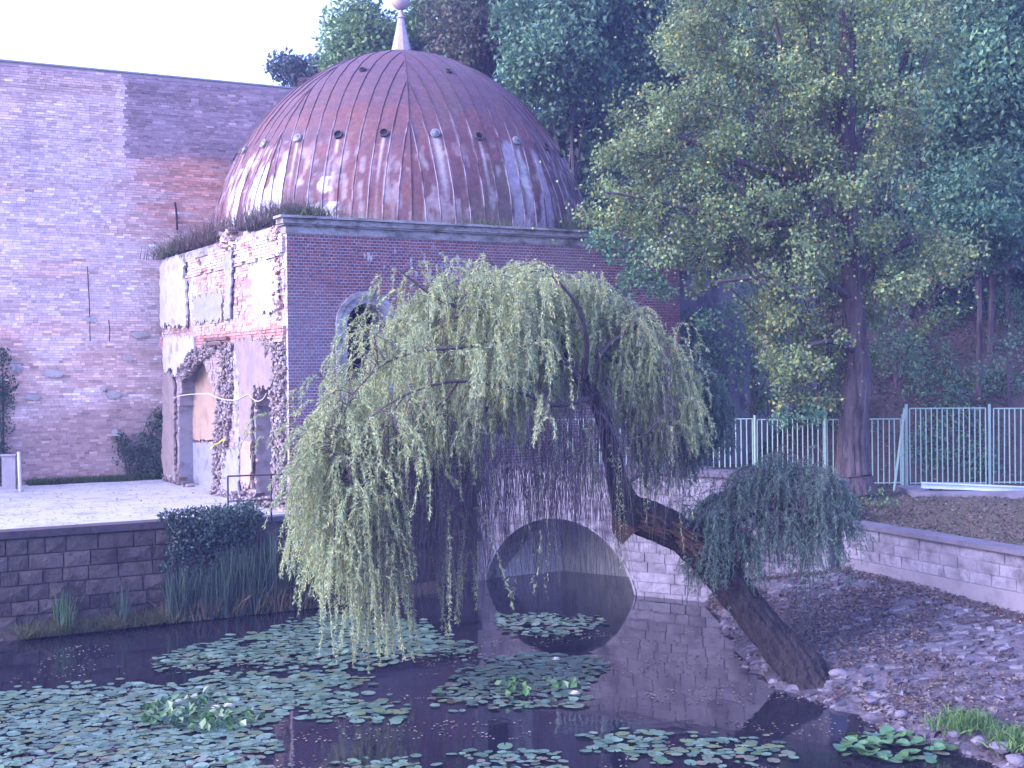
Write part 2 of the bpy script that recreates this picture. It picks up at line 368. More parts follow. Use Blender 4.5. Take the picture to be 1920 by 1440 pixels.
# ------------------------------------------------------------------ brickwork
def bricks(name, plane, courses, bl, bh, jt, parent, colf, mat=None, skip=None, prot=(.004, .012), u0=0.0, u1=10.0, z0=2.0, back=.03, out0=0.0, label=None, vary=0.0, rag=None, mixed=False, jtv=None):
    U0 = []; U1 = []; Z0 = []
    for r in range(courses):
        z = z0 + r * bh; off = (bl * .5 if r % 2 else 0)
        if mixed:
            ll = bl * rng.choice([.55, 1.0, 1.5, .96] if not jtv else [.5, 1.0, 1.0, .55], int((u1 - u0) / bl * 2) + 4); k = u0 - rng.uniform(0, bl) + np.concatenate([[0], np.cumsum(ll)[:-1]]); a = np.maximum(k, u0); e = np.minimum(k + ll - (jtv or jt), u1)
        else:
            k = np.arange(u0 - off, u1, bl); a = np.maximum(k, u0); e = np.minimum(k + bl - jt, u1)
        ok = e - a > bl * .2
        U0.append(a[ok]); U1.append(e[ok]); Z0.append(np.full(ok.sum(), z))
    a = np.concatenate(U0); e = np.concatenate(U1); z = np.concatenate(Z0)
    if vary:
        d = (fbm(a, z * .3, sc=.12, oct=1, s=31) - .5) * vary; z = z + d
    uc = (a + e) / 2; zc = z + bh / 2
    keep = np.ones(len(a), bool)
    if skip is not None: keep &= ~skip(uc, zc)
    a, e, z, uc, zc = a[keep], e[keep], z[keep], uc[keep], zc[keep]; n = len(a)
    p = rng.uniform(prot[0], prot[1], n) + out0
    if rag is not None: p = np.maximum(p + rag(uc, zc), .003)
    j = rng.normal(0, .0015, (n, 4))
    a = a + j[:, 0]; e = e + j[:, 1]; zl = z + j[:, 2]; zh = z + bh - jt + j[:, 3]
    V = np.zeros((n, 8, 3)); bk = -back
    for i, (uu, yy, zz) in enumerate([(a, p, zl), (e, p, zl), (e, p, zh), (a, p, zh), (a, bk, zl), (e, bk, zl), (e, bk, zh), (a, bk, zh)]):
        V[:, i, 0] = plane.o.x + plane.a.x * uu + plane.n.x * yy
        V[:, i, 1] = plane.o.y + plane.a.y * uu + plane.n.y * yy
        V[:, i, 2] = zz
    B = np.arange(n)[:, None, None] * 8
    F = (B + np.array([(0,1,2,3),(3,2,6,7),(0,4,5,1),(1,5,6,2),(4,0,3,7)])[None]).reshape(-1, 4)
    C = np.repeat(colf(uc, zc), 8, axis=0)
    o = mesh(name, V.reshape(-1, 3), F, mat or M['brick'], parent, C=C); setp(o, kind='stuff')
    if label: o['label'] = label
    return o
def pal(n, cols, w=None):
    c = np.array(cols)[rng.choice(len(cols), n, p=w)]
    return c * rng.uniform(.82, 1.18, (n, 1))

# great wall
gw = empty('old_town_wall', GRW.w(16, TER), 'towering weathered brick wall with patchy pale plaster behind the gravel yard', 'wall')
GL, GTOP = 16 + 15.2, 15.08
m = MB(); 
def pbox(m, pl, u0, u1, o0, o1, z0, z1):
    q = [pl.w(u0, z0, o1), pl.w(u1, z0, o1), pl.w(u1, z0, o0), pl.w(u0, z0, o0), pl.w(u0, z1, o1), pl.w(u1, z1, o1), pl.w(u1, z1, o0), pl.w(u0, z1, o0)]
    return m.add(q, BOXF)
pbox(m, GRW, 0, GL, -1.2, 0, 1.0, GTOP - .02); m.out('wall_core', surf('wall_joint_lime', [(.32,.27,.285),(.40,.345,.36)], 2), gw)
SC = {}
for k, (px, py) in dict(scar=(232, 200), edge=(290, 300), vert=(165, 600)).items(): SC[k] = GRW.uz(px, py)[0]
zy = lambda py, px=200: GRW.uz(px, py)[1]
def gcol(u, z):
    n = len(u)
    w1 = (.55 * fbm(u * .2, z * 1.1, sc=1.0, s=21, oct=2) + .45 * fbm(u * .7, z * 8, sc=1.0, s=22, oct=2))[:, None]; w2 = fbm(u * .15, z * 1.3, sc=1.0, s=23, oct=2)[:, None]; base = np.array([.46,.345,.315]) * (.78 + .44 * w1) + (w2 - .5) * np.array([.12,.03,.0])
    f = fbm(u * .35, z * .9, sc=.9, s=2, oct=2); f2 = fbm(u * .45, z * 1.6, sc=1.0, s=5, oct=3) * .7 + .3 * fbm(u * .8, z * 8, sc=1.0, s=6, oct=2); f3 = fbm(u * .25, z * .3, sc=1.0, s=8)
    rowc = .6 * fbm(u * .3, z * 2.2, sc=1.0, s=14, oct=2) + .4 * (.5 + (fbm(u * .18, z * 14, sc=1.0, s=15, oct=1) - .5) * .8)
    pale = np.array([.60,.54,.55])
    c = mixc(base, pale, .62 * sst(f2, .42, .60) * sst(f, .30, .55))
    c = mixc(c, np.array([.45,.39,.395]), .18)
    # left and middle: thin pale lime over the brick
    mid = sst(u, GL + 9, SC['scar'] - .5) * sst(z, 5.4, 7.6) * sst(z, 14.0, 11.3)
    leftmid = np.clip(1 - sst(u + (f - .5) * 3, SC['scar'] - .6, SC['edge'] + .4), 0, 1) * sst(z, 6.0, 8.0) * (1 - sst(z, 11.6, 13.6))
    c = mixc(c, np.array([.50,.48,.54]), .62 * leftmid * sst(f2, .25, .55))
    c = mixc(c, np.array([.64,.61,.66]), .65 * sst(f2, .42, .55) * sst(z, 4.2, 5.0) * (1 - sst(z, 6.6, 7.6)) * sst(f, .35, .5))
    # dark sooty field right of the scar, high up
    dk = sst(u, SC['scar'] - .05, SC['scar'] + .1) * sst(z + (f - .5) * 1.2, 11.9, 12.4)
    c = mixc(c, np.array([.17,.135,.16]) * (.6 + .9 * rowc[:, None]), .88 * dk)
    # orange-red brick field right of the edge
    og = sst(u + (f2 - .5) * 1.6, SC['edge'] - 1.2, SC['edge'] + .1) * sst(z + (f - .5) * 1.4, 9.8, 10.5) * (1 - sst(z + (f - .5) * 1.2, 12.0, 12.5))
    c = mixc(c, np.array([.44,.22,.16]) * (.6 + .8 * rowc[:, None]), .75 * og * sst(f2, .3, .5))
    # reddish belt around z 6.6 and darker brown towards the foot
    rb = np.exp(-((z - 6.75 + (f3 - .5) * 1.0) / .35) ** 2) * sst(f, .4, .6)
    c = mixc(c, np.array([.42,.22,.18]), .6 * rb)
    lowb = 1 - sst(z + (f - .5) * 2.2, 3.6, 5.0)
    c = mixc(c, np.array([.22,.165,.165]), .6 * lowb)
    # paler courses high up, outside the dark field
    tl = sst(z, 13.2, 14.4) * (1 - dk)
    c = mixc(c, np.array([.48,.38,.38]), .35 * tl * sst(rowc, .4, .6))
    top = sst(z + (f2 - .5) * .8, 14.55, 14.95); c = mixc(c, np.array([.30,.24,.30]), .6 * top)
    sc = np.exp(-((u - SC['scar'] + .12) / .16) ** 2) * sst(z, 11.6, 12.2); c = mixc(c, np.array([.55,.48,.48]), .8 * sc)
    run = fbm(u * .9, z * .1, sc=1, s=18, oct=2); c = mixc(c, np.array([.26,.22,.26]), .35 * sst(run, .52, .66) * sst(z, 9, 14)); c = c * .92 * (.84 + .36 * rowc[:, None]) * np.exp(rng.normal(0, .15, (n, 1))) * np.where(rng.random((n, 1)) < .03, 1.35, 1)
    return np.clip(c * np.array([1.34, 1.20, 1.14]), .03, .85)
def grag(u, z):
    f = fbm(u, z, sc=.6, s=44); h = fbm(u * 1.1, z * 2.2, sc=1.5, s=45)
    return (fbm(u * .8, z * 8, sc=1, s=46, oct=2) - .5) * .03 - .05 * (rng.random(len(u)) < .008)
bricks('brickwork', GRW, int((GTOP - 1.9) / .078), .262, .078, .010, gw, gcol, mat=attrmat('old_wall_brick', amt=.10, scale=4, bstr=.0, bscale=8), u0=11.0, u1=GL, z0=1.9, vary=.05, rag=grag, back=.09, prot=(.006, .020), out0=0.0, mixed=True, jtv=.008)
m = MB(); pbox(m, GRW, 0, GL, -1.24, .05, GTOP - .02, GTOP + .03); m.out('wall_top', M['mortar'], gw)
m = MB(); pbox(m, GRW, 0, 10.99, -.01, .05, 1.9, GTOP - .03); m.out('wall_face', M['darkmortar'], gw)
# plaster lumps still sticking to the wall
def blob_patch(pl, pts, thick, jag=.05, step=.12, seed=0, out=0.0):
    "irregular sheet with thickness on a plane, outline given in (u, z)"
    P2 = []
    n = len(pts)
    for i in range(n):
        a = np.array(pts[i]); b_ = np.array(pts[(i + 1) % n]); L = np.linalg.norm(b_ - a); k = max(1, int(L / step))
        nr = np.array([b_[1] - a[1], a[0] - b_[0]]) / max(L, 1e-6)
        for j in range(k):
            q = a + (b_ - a) * j / k + nr * random.uniform(-jag, jag); P2.append(q)
    V = [pl.w(q[0], q[1], out + thick) for q in P2] + [pl.w(q[0], q[1], out) for q in P2]; n = len(P2)
    T = tessellate_polygon([[Vector((q[0], q[1], 0)) for q in P2]])
    F = [tuple(t) for t in T] + [(i, (i + 1) % n, (i + 1) % n + n, i + n) for i in range(n)]
    return V, F
m = MB()
for (px, py, w_, h_) in [(212,740,14,6),(216,812,9,6),(193,728,6,5),(238,672,10,5),(100,700,20,6),(60,745,14,5),(262,628,20,5),(170,600,12,4),(30,690,12,8)]:
    u, z = GRW.uz(px, py); a = w_ / 58.; c = h_ / 58.
    V, F = blob_patch(GRW, [(u - a, z), (u - a * .6, z - c), (u + a * .6, z - c), (u + a, z), (u + a * .5, z + c), (u - a * .6, z + c)], .05, .03, .08, out=.07)
    m.add(V, F)
m.out('plaster_lump', M['plaster'], gw)['kind'] = 'stuff'
for px0, py0, px1, py1 in [(327, 380, 331, 432), (203, 600, 204, 640), (163, 500, 168, 640)]:
    u, z = GRW.uz(px0, py0); u2, z2 = GRW.uz(px1, py1); m = MB()
    m.tube([GRW.w(u, z, .10), GRW.w((u + u2) / 2 + .02, (z + z2) / 2, .10), GRW.w(u2, z2, .10)], .035 if px0 == 327 else .015, 5); m.out('iron_tie', M['black'], gw)

# chimney above the wall
cq = P(590, 156, 47.5); ch = empty('chimney', (cq.x, cq.y, 14.0), 'small red brick chimney stack rising behind the dome shoulder', 'chimney')
m = MB(); m.box(cq.x - .30, cq.x + .30, cq.y - .3, cq.y + .3, 13.5, 15.75); m.out('chimney_shaft', M['void'], ch)
for k in range(4):
    th = R(20) + k * math.pi / 2; ctr = Vector((cq.x, cq.y, 0)); n_ = Vector((math.sin(th), -math.cos(th), 0)); a_ = Vector((math.cos(th), math.sin(th), 0))
    o_ = ctr + n_ * .44 - a_ * .44
    bricks('brickwork', Plane(o_.x, o_.y, th), 29, .26, .078, .01, ch, lambda u, z: pal(len(u), [(.40,.20,.18),(.34,.17,.16),(.45,.28,.26)]), u0=0, u1=.88, z0=13.6, back=.15)
m = MB(); m.box(cq.x - .5, cq.x + .5, cq.y - .5, cq.y + .5, 15.86, 16.0); m.out('chimney_cap', M['coping'], ch, rot=None)

# ------------------------------------------------------------------ domed building
A0 = FAC.w(0, 0)
db = empty('domed_building', (A0.x, A0.y, TER), 'ruined brick building under a rusty ribbed dome, standing beside the pond', 'building')
CORN = 9.22; BTOP = 8.80
WIN = [2.04, 5.85, 9.70]; WSILL = 3.75; WA = .52; WSPR = 6.62      # half width, spring height; arch apex = spring + half width
def inwin(u, z, g_=0.0):
    r = np.zeros(len(u), bool)
    for c in WIN:
        du = np.abs(u - c); r |= (du < WA + g_) & (z > WSILL - g_) & (z < WSPR + np.sqrt(np.maximum(0, (WA + g_) ** 2 - du ** 2)))
    return r
def wall_slices(m, pl, L, z0, z1, ops, thick, du=.08):
    "solid wall in slices, leaving arched openings (centre, half width, sill, spring)"
    cuts = [0, L]
    for c, a, s_, sp in ops:
        k = int(2 * a / du); cuts += [c - a + 2 * a * i / k for i in range(k + 1)]
    cuts = sorted(cuts)
    for a, b_ in zip(cuts, cuts[1:]):
        mid = (a + b_) / 2; iv = [(z0, z1)]
        for c, ha, s_, sp in ops:
            if abs(mid - c) < ha:
                top = sp + math.sqrt(max(0, ha * ha - (mid - c) ** 2)); iv = [(z0, s_), (top, z1)]
        for q0, q1 in iv:
            if q1 > q0: pbox(m, pl, a, b_, -thick, 0, q0, q1)
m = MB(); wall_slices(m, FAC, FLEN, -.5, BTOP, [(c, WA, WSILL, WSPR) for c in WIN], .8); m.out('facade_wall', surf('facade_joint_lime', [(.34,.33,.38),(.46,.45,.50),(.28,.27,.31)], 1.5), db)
def fcol(u, z):
    n = len(u); c = pal(n, [(.185,.070,.078),(.150,.062,.080),(.215,.082,.078),(.115,.058,.082),(.235,.10,.098)], [.32,.25,.2,.15,.08])
    f = fbm(u, z, sc=.35, s=61); g2 = fbm(u * 3, z * .8, sc=.8, s=66)
    c = mixc(c, np.array([.20,.16,.20]), .55 * sst(f, .45, .65)); c = c * (.85 + .3 * g2[:, None])
    # old whitewash drips high up, middle of the wall
    reg = np.exp(-((u - 4.9) / 1.5) ** 2) * np.exp(-((z - 7.6) / .5) ** 2); d = fbm(u * 9, z * 1.2, sc=1, s=70)
    low = 1 - sst(z, 2.2, 3.2); c = mixc(c, np.array([.14,.11,.12]), .5 * low)
    return c
SUR = .30
bricks('brickwork', FAC, int((BTOP - TER - .02) / .0757), .121, .0757, .0155, db, fcol, skip=lambda u, z: inwin(u, z, SUR - .04) | ((np.min([np.abs(u - c) for c in WIN], axis=0) < .84) & (z > WSILL - .32) & (z < WSILL + .02)), u0=0.0, u1=FLEN, z0=TER + .02)
m = MB()
for px_, py_, h_ in [(683,478,7),(690,476,14),(695,484,6),(770,486,26),(795,478,14),(802,520,10),(806,505,26),(818,498,8),(828,500,10),(829,512,28),(838,482,8),(857,480,18),(862,500,34),(868,520,24),(875,500,12),(790,468,8),(812,462,6),(846,516,16),(780,512,8),(584,660,8),(880,530,20),(892,522,14),(905,540,18),(740,470,5),(720,500,4)]:
    u_, z_ = FAC.uz(px_, py_); w_ = random.uniform(.012, .035); hh = h_ / 75.
    V, F = blob_patch(FAC, [(u_ - w_, z_), (u_ - w_ * .6, z_ - hh), (u_ + w_ * .6, z_ - hh * .96), (u_ + w_ * 1.5, z_ - .02), (u_ + w_, z_ + .05), (u_ - w_, z_ + .03)], .006, .008, .05, out=.012); m.add(V, F)
m.out('paint_drip', M['plaster'], db)['kind'] = 'stuff'
# right return and back walls, simple
E0 = FAC.w(FLEN, 0)
RTN = Plane(E0.x, E0.y, R(29.5 + 90)); m = MB(); pbox(m, RTN, .0, LLEN, -.8, 0, 1.5, BTOP); m.out('side_wall', M['mortar'], db)
bricks('brickwork', RTN, int((BTOP - TER) / .0757), .24, .0757, .0145, db, fcol, u0=0.0, u1=LLEN, z0=TER + .02)
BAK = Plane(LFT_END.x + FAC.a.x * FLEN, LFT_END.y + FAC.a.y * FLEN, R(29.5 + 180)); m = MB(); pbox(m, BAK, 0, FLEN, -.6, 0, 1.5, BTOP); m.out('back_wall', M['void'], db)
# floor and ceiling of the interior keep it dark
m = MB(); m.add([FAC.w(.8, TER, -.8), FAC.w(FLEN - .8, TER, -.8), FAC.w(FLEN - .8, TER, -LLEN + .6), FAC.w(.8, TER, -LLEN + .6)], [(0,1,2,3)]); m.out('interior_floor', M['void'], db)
m = MB(); pbox(m, FAC, -.02, FLEN, -LLEN, -.05, BTOP, BTOP + .25); m.out('roof_slab', M['cement'], db)
# window surrounds: jambs, arch mouldings, sill; iron tracery
def arch_strip(m, pl, c, r0, r1, spr, sill, o0, o1, n=18):
    pts = [(c - r1, c - r0, sill, sill)]
    prof = []
    for i in range(n + 1):
        an = math.pi * (1 - i / n); prof.append(((c + r0 * math.cos(an), spr + r0 * math.sin(an)), (c + r1 * math.cos(an), spr + r1 * math.sin(an))))
    prof = [((c - r0, sill), (c - r1, sill))] + prof + [((c + r0, sill), (c + r1, sill))]
    V = []; F = []
    for (i0, i1) in prof:
        V += [pl.w(*i0, o0), pl.w(*i0, o1), pl.w(*i1, o1), pl.w(*i1, o0)]
    for k in range(len(prof) - 1):
        a = k * 4; b_ = a + 4
        for j in range(4): F.append((a + j, a + (j + 1) % 4, b_ + (j + 1) % 4, b_ + j))
    F += [(0,1,2,3), tuple(len(V) - 4 + j for j in (3,2,1,0))]
    m.add(V, F)
for c in WIN:
    m = MB(); arch_strip(m, FAC, c, WA, WA + SUR - .05, WSPR, WSILL, -.25, .035)
    wf = m.out('window_surround', M['cement'], db)
    m = MB(); arch_strip(m, FAC, c, WA + SUR - .11, WA + SUR, WSPR, WSILL, -.02, .075); m.out('hood_moulding', M['cement'], wf)
    m = MB(); pbox(m, FAC, c - WA - .36, c + WA + .36, -.2, .12, WSILL - .14, WSILL); pbox(m, FAC, c - WA - .28, c + WA + .28, -.1, .07, WSILL - .28, WSILL - .142); m.out('window_sill', M['cement'], wf)
    m = MB()
    for du in (-.26, 0, .26): m.tube([FAC.w(c + du, WSILL, -.3), FAC.w(c + du, WSPR + math.sqrt(WA ** 2 - du ** 2), -.3)], .018, 5)
    for zz in (4.5, 5.2, 5.9, WSPR): m.tube([FAC.w(c - WA, zz, -.3), FAC.w(c + WA, zz, -.3)], .016, 5)
    m.out('iron_grille', M['black'], wf)
# cornice along facade with a return round the corner
def course(name, z0, z1, proud, mat, ret=.45, steps=14):
    m = MB(); L = FLEN + proud; u = -proud; 
    while u < L - .01:
        w_ = min(random.uniform(.75, 1.15), L - u); j = random.uniform(-.006, .006); jz = random.uniform(-.008, .008)
        pbox(m, FAC, u + .003, u + w_ - .003, -.3, proud + j, z0 + jz * .4, z1 + jz); u += w_
    pbox(m, LEF, LLEN - ret, LLEN + proud - .004, -.3, proud - .004, z0 + .004, z1 - .004)
    pbox(m, RTN, .01, LLEN, -.3, proud - .004, z0 + .004, z1 - .004)
    return m.out(name, mat, db)
course('frieze', BTOP, BTOP + .19, .035, M['cement'], ret=.22)
course('cornice_band', BTOP + .19, BTOP + .23, .11, M['cement'])
course('cornice_fascia', BTOP + .23, BTOP + .36, .15, M['cement'], ret=.35)
course('cornice_slab', BTOP + .36, CORN, .24, M['cement'], ret=.3)

# ---- ruined left wall
def lp(px, py): return LEF.uz(px, py)
TOPL = [(0, 8.95), (2.0, 9.0), (4.0, 8.9), (4.6, 8.55), (5.2, 8.85), (7, 9.0), (9.2, 8.95), (10.8, 8.9), (LLEN, 8.85)]
def topz(u): return np.interp(u, [t[0] for t in TOPL], [t[1] for t in TOPL])
u_a0, _ = lp(334, 800); u_a1, _ = lp(404, 800); u_d0, _ = lp(479, 800); u_d1, _ = lp(516, 800)
_, z_arch = lp(398, 668); _, z_door = lp(497, 728)
ac = (u_a0 + u_a1) / 2 + .1; ah = (u_a1 - u_a0) / 2; dc = (u_d0 + u_d1) / 2; dh = (u_d1 - u_d0) / 2
m = MB(); wall_slices(m, LEF, LLEN - .02, 1.6, 8.78, [(ac, ah, 1.7, z_arch - ah), (dc, dh, 1.7, z_door - dh)], .55, du=.12); m.out('ruined_wall', M['mortar'], db)
m = MB(); pbox(m, LEF, 0.02, LLEN - .8, -.9, -.56, 1.6, 8.6); m.out('inner_wall', M['darkmortar'], db)
ZB2, ZB3 = lp(450, 600)[1], lp(450, 622)[1]
def lcol(u, z):
    n = len(u); c = pal(n, [(.48,.33,.30),(.55,.44,.42),(.40,.24,.21),(.62,.55,.54)]); f = fbm(u, z, sc=.8, s=80); f2 = fbm(u * 2, z * 4, sc=1, s=83)
    wh = sst(f, .40, .56) * sst(z, 6.4, 6.8); c = mixc(c, np.array([.74,.71,.72]), .85 * wh * sst(f2, .3, .5))
    tp = sst(z, 7.9, 8.3); c = mixc(c, np.array([.60,.53,.52]), .55 * tp * sst(f2, .35, .6))
    red = np.exp(-((z - 6.42) / .22) ** 2); c = mixc(c, np.array([.50,.22,.19]), .75 * red)
    red2 = np.exp(-((z - 7.85) / .10) ** 2) * (u > 7.5); c = mixc(c, np.array([.50,.24,.22]), .8 * red2)
    lo = 1 - sst(z, 5.9, 6.25); c = mixc(c, np.array([.34,.29,.29]), .7 * lo)
    return c * .74
def lskip(u, z):
    r = (z > topz(u) - .05 + (fbm(u, z, sc=2, s=88) - .5) * .25)
    f = fbm(u * 1.5, z * 3, sc=1.6, s=90)
    r |= (f > .70) & (z > 6.6)
    for c, h_, zt in ((ac, ah, z_arch), (dc, dh, z_door)):
        du = np.abs(u - c); r |= (du < h_) & (z < zt - h_ + np.sqrt(np.maximum(0, h_ ** 2 - du ** 2)))
    return r
bricks('brickwork', LEF, int((9.0 - TER) / .08), .26, .08, .014, db, lcol, skip=lskip, u0=0, u1=LLEN - .12, z0=TER, back=.06, prot=(.006, .026), mixed=True,
       rag=lambda u, z: (fbm(u, z, sc=1.3, s=91) - .5) * .10 + np.where(np.abs(z - 6.42) < .2, .07, 0) + np.where(z > 8.25, .05, 0))
# toothed quoins at the corner
def qcol(u, z): return pal(len(u), [(.34,.30,.31),(.24,.16,.16),(.42,.40,.41)])
bricks('brickwork', LEF, int((8.75 - TER) / .0757), .12, .0757, .0145, db, qcol, u0=LLEN - .12, u1=LLEN, z0=TER + .02, back=.06, prot=(.0, .012))
m = MB()
def recess_bricks(c, h_, zt, out):
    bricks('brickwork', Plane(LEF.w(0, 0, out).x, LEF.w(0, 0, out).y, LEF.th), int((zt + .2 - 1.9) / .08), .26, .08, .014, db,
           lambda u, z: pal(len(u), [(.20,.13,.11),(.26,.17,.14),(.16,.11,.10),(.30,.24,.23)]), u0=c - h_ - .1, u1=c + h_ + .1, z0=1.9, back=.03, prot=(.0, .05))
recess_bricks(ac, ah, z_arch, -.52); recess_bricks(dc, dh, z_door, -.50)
def patch(px_poly, mat, thick=.05, out=0.02, jag=.03, name='plaster_patch', step=.12):
    jag = .085; step = .09
    V, F = blob_patch(LEF, [lp(*q) for q in px_poly], thick, jag, step, out=out)
    o = mesh(name, V, F, M[mat], db); return o
patch([(307,500),(318,488),(335,482),(352,484),(352,505),(350,520),(356,530),(356,612),(330,613),(322,608),(308,612)], 'plaster', .07, .06, .05)
patch([(470,500),(500,486),(524,492),(527,560),(520,585),(498,588),(480,560),(478,532)], 'plaster', .03, .06, .05)
patch([(426,478),(442,470),(441,520),(438,600),(427,602),(429,540)], 'blueplaster', .05, .06, .02)
patch([(364,560),(420,545),(420,600),(372,606)], 'blueplaster', .02, .05, .06)
patch([(313,632),(352,630),(371,633),(372,650),(362,660),(352,676),(340,692),(335,704),(328,690),(314,700)], 'plaster', .07, .06, .04)
patch([(311,700),(330,698),(333,760),(333,860),(334,905),(316,900),(309,860),(311,780)], 'pinkplaster', .06, .05, .05)
patch([(446,640),(478,634),(520,640),(518,700),(514,728),(484,726),(478,760),(478,820),(480,912),(460,916),(456,820),(454,700)], 'pinkplaster', .06, .05, .02)
patch([(468,828),(479,828),(480,880),(476,912),(462,905),(461,842)], 'ochre', .03, .112, .02)
patch([(424,850),(454,838),(455,925),(432,940),(420,925)], 'blueplaster', .05, .06, .05)
patch([(444,640),(454,640),(455,830),(448,830)], 'cement', .05, .05, .02)
# painted plaster inside the arched recess
IN = Plane(LEF.w(0, 0, -.44).x, LEF.w(0, 0, -.44).y, LEF.th)
def ipatch(poly, mat, thick=.02):
    V, F = blob_patch(IN, [IN.uz(*q) for q in poly], thick, .03, .12); mesh('plaster_patch', V, F, M[mat], db)
ipatch([(347,700),(376,676),(410,664),(416,720),(414,826),(360,824),(352,780),(340,742)], 'ochre')
ipatch([(358,830),(414,830),(414,938),(372,928),(362,900)], 'blueplaster')
# rubble piers where the facing has fallen off
def rubble(polypx, n, size, cols, depth=.12, name='rubble_pier', pl=LEF, out=.02):
    us = np.array([pl.uz(*q) for q in polypx]); ang = []
    from mathutils.geometry import intersect_point_tri_2d
    T = tessellate_polygon([[Vector((q[0], q[1], 0)) for q in us]]); tri = np.array([[us[i] for i in t] for t in T]); ar = np.abs(np.cross(tri[:, 1] - tri[:, 0], tri[:, 2] - tri[:, 0])) + 1e-9
    k = rng.choice(len(T), n, p=ar / ar.sum()); r1 = np.sqrt(rng.random(n)); r2 = rng.random(n)
    c = tri[k, 0] * (1 - r1)[:, None] + tri[k, 1] * (r1 * (1 - r2))[:, None] + tri[k, 2] * (r1 * r2)[:, None]
    base = np.array([(-1,-1,-1),(1,-1,-1),(1,1,-1),(-1,1,-1),(-1,-1,1),(1,-1,1),(1,1,1),(-1,1,1)]) * .5
    V = base[None] * (1 + rng.normal(0, .16, (n, 8, 3)))
    s = np.stack([rng.uniform(.8, 2.0, n) * size * .85, rng.uniform(.7, 1.4, n) * depth, rng.uniform(.4, .8, n) * size * .75], 1)
    V = V * s[:, None, :]
    an = rng.normal(0, .25, n); x = V[..., 0] * np.cos(an)[:, None] - V[..., 2] * np.sin(an)[:, None]; z = V[..., 0] * np.sin(an)[:, None] + V[..., 2] * np.cos(an)[:, None]
    u = x + c[:, 0:1]; zz = z + c[:, 1:2]; o = V[..., 1] + out + rng.uniform(-.03, .05, (n, 1))
    W = np.stack([pl.o.x + pl.a.x * u + pl.n.x * o, pl.o.y + pl.a.y * u + pl.n.y * o, zz], -1).reshape(-1, 3)
    F = (np.arange(n)[:, None, None] * 8 + np.array(BOXF)[None]).reshape(-1, 4)
    ob = mesh(name, W, F, M['rubble'], db, C=np.repeat(pal(n, cols), 8, 0)); setp(ob, kind='stuff')
RC = [(.17,.15,.155),(.22,.195,.20),(.14,.11,.11),(.17,.13,.125),(.27,.245,.25)]
rubble([(416,650),(444,640),(444,700),(432,820),(426,940),(402,938),(406,800),(414,720)], 760, .13, RC)
rubble([(516,650),(536,640),(538,930),(515,935),(517,800),(512,740)], 620, .12, RC)
rubble([(336,704),(352,676),(372,652),(400,640),(412,650),(400,666),(372,682),(345,716)], 260, .12, RC)
rubble([(508,430),(528,425),(532,590),(524,600),(516,540),(520,480)], 110, .11, [(.36,.30,.28),(.30,.18,.17),(.55,.50,.50)])
rubble([(400,915),(480,925),(540,935),(538,950),(410,948)], 140, .12, RC, .2)
rubble([(310,890),(345,895),(360,915),(318,908)], 60, .12, RC, .2)
rubble([(420,440),(440,432),(446,460),(430,470)], 40, .14, [(.60,.56,.56),(.40,.30,.28)], .25)
for x0, y0, x1, y1 in [(392,638,435,628), (395,646,425,641)]:
    a = lp(x0, y0); c = lp(x1, y1); m = MB(); pbox(m, LEF, a[0], c[0], -.1, .16, a[1] - .03, a[1] + .04); m.out('lintel_course', M['rubble'] if False else M['stonebrown'], db)

# ---- dome: octagonal, eleven sheet-metal strips on every facet
DC = FAC.w(5.74, 0, -5.75); DZ0 = 8.95; DAP = 5.62; DZT = 15.0
prof_r = np.array([1.0, .992, .966, .92, .862, .785, .695, .595, .47, .35, .235, .13, .06])
prof_z = np.array([0, .10, .22, .34, .46, .575, .68, .77, .855, .915, .957, .985, 1.0])
def rnd_f(r_, w_): return 1 / (1 + .86 * (np.sqrt(1 + (np.asarray(w_) / np.maximum(r_, 1e-3)) ** 2) - 1))
def dome_r(t): return DAP * np.interp(t, prof_z, prof_r)
T8 = math.tan(R(22.5)); NST = 11
def rust(X, Y, Z, fi, wloc):
    n = len(X); t = (Z - DZ0) / (DZT - DZ0)
    f = fbm(X, Y, Z, sc=.55, s=100); f2 = fbm(X, Y, Z, sc=2.2, s=104, oct=5); st = fbm(X * 6.5, Y * 6.5, Z * .5, sc=1.0, s=108); fine = fbm(X, Y, Z, sc=9, s=111, oct=2)
    c = np.tile(np.array([.115, .052, .058]), (n, 1))
    c = mixc(c, np.array([.085, .058, .076]), .85 * sst(f + (t - .5) * .35, .42, .62))
    c = mixc(c, np.array([.150, .064, .052]), .7 * sst(f2, .5, .66) * (1 - sst(t, .55, .8)))
    bands = np.sin(Z * 6.2 + 2 * f) * .5 + .5; c = mixc(c, np.array([.150, .064, .064]), .45 * bands * sst(t, .2, .35) * (1 - sst(t, .6, .75)))
    c = mixc(c, np.array([.12, .115, .085]), .6 * sst(fbm(X, Y, Z, sc=.4, s=120), .52, .64) * sst(X, -2.5, -.5))
    # white remains of paint: run in streaks down the lower half
    wl = sst(st, .50, .62) * sst(f2, .42, .54) * (1 - sst(t, .30, .50)); left = np.exp(-((X + 7.2) / 1.3) ** 2); righ = np.exp(-((X - .3) / .5) ** 2)
    c = mixc(c, np.array([.56, .54, .58]), np.clip(wl * (.36 + .9 * left + .3 * righ), 0, .9))
    c = mixc(c, np.array([.15,.13,.09]), .5 * sst(f2, .45, .6) * (1 - sst(t, .05, .16)))
    return mixc(c, np.array([.19,.105,.125]), .22) * .88 * (.8 + .4 * fine[:, None])
dome = empty('dome', DC + Vector((0, 0, DZ0)), None, None); del_ = dome
dome.parent = db; dome.matrix_parent_inverse = db.matrix_basis.inverted()
NR = 96
ts = np.linspace(0, .985, NR); rs = dome_r(ts); zs = DZ0 + ts * (DZT - DZ0)
facets = []
streak_seeds = {}
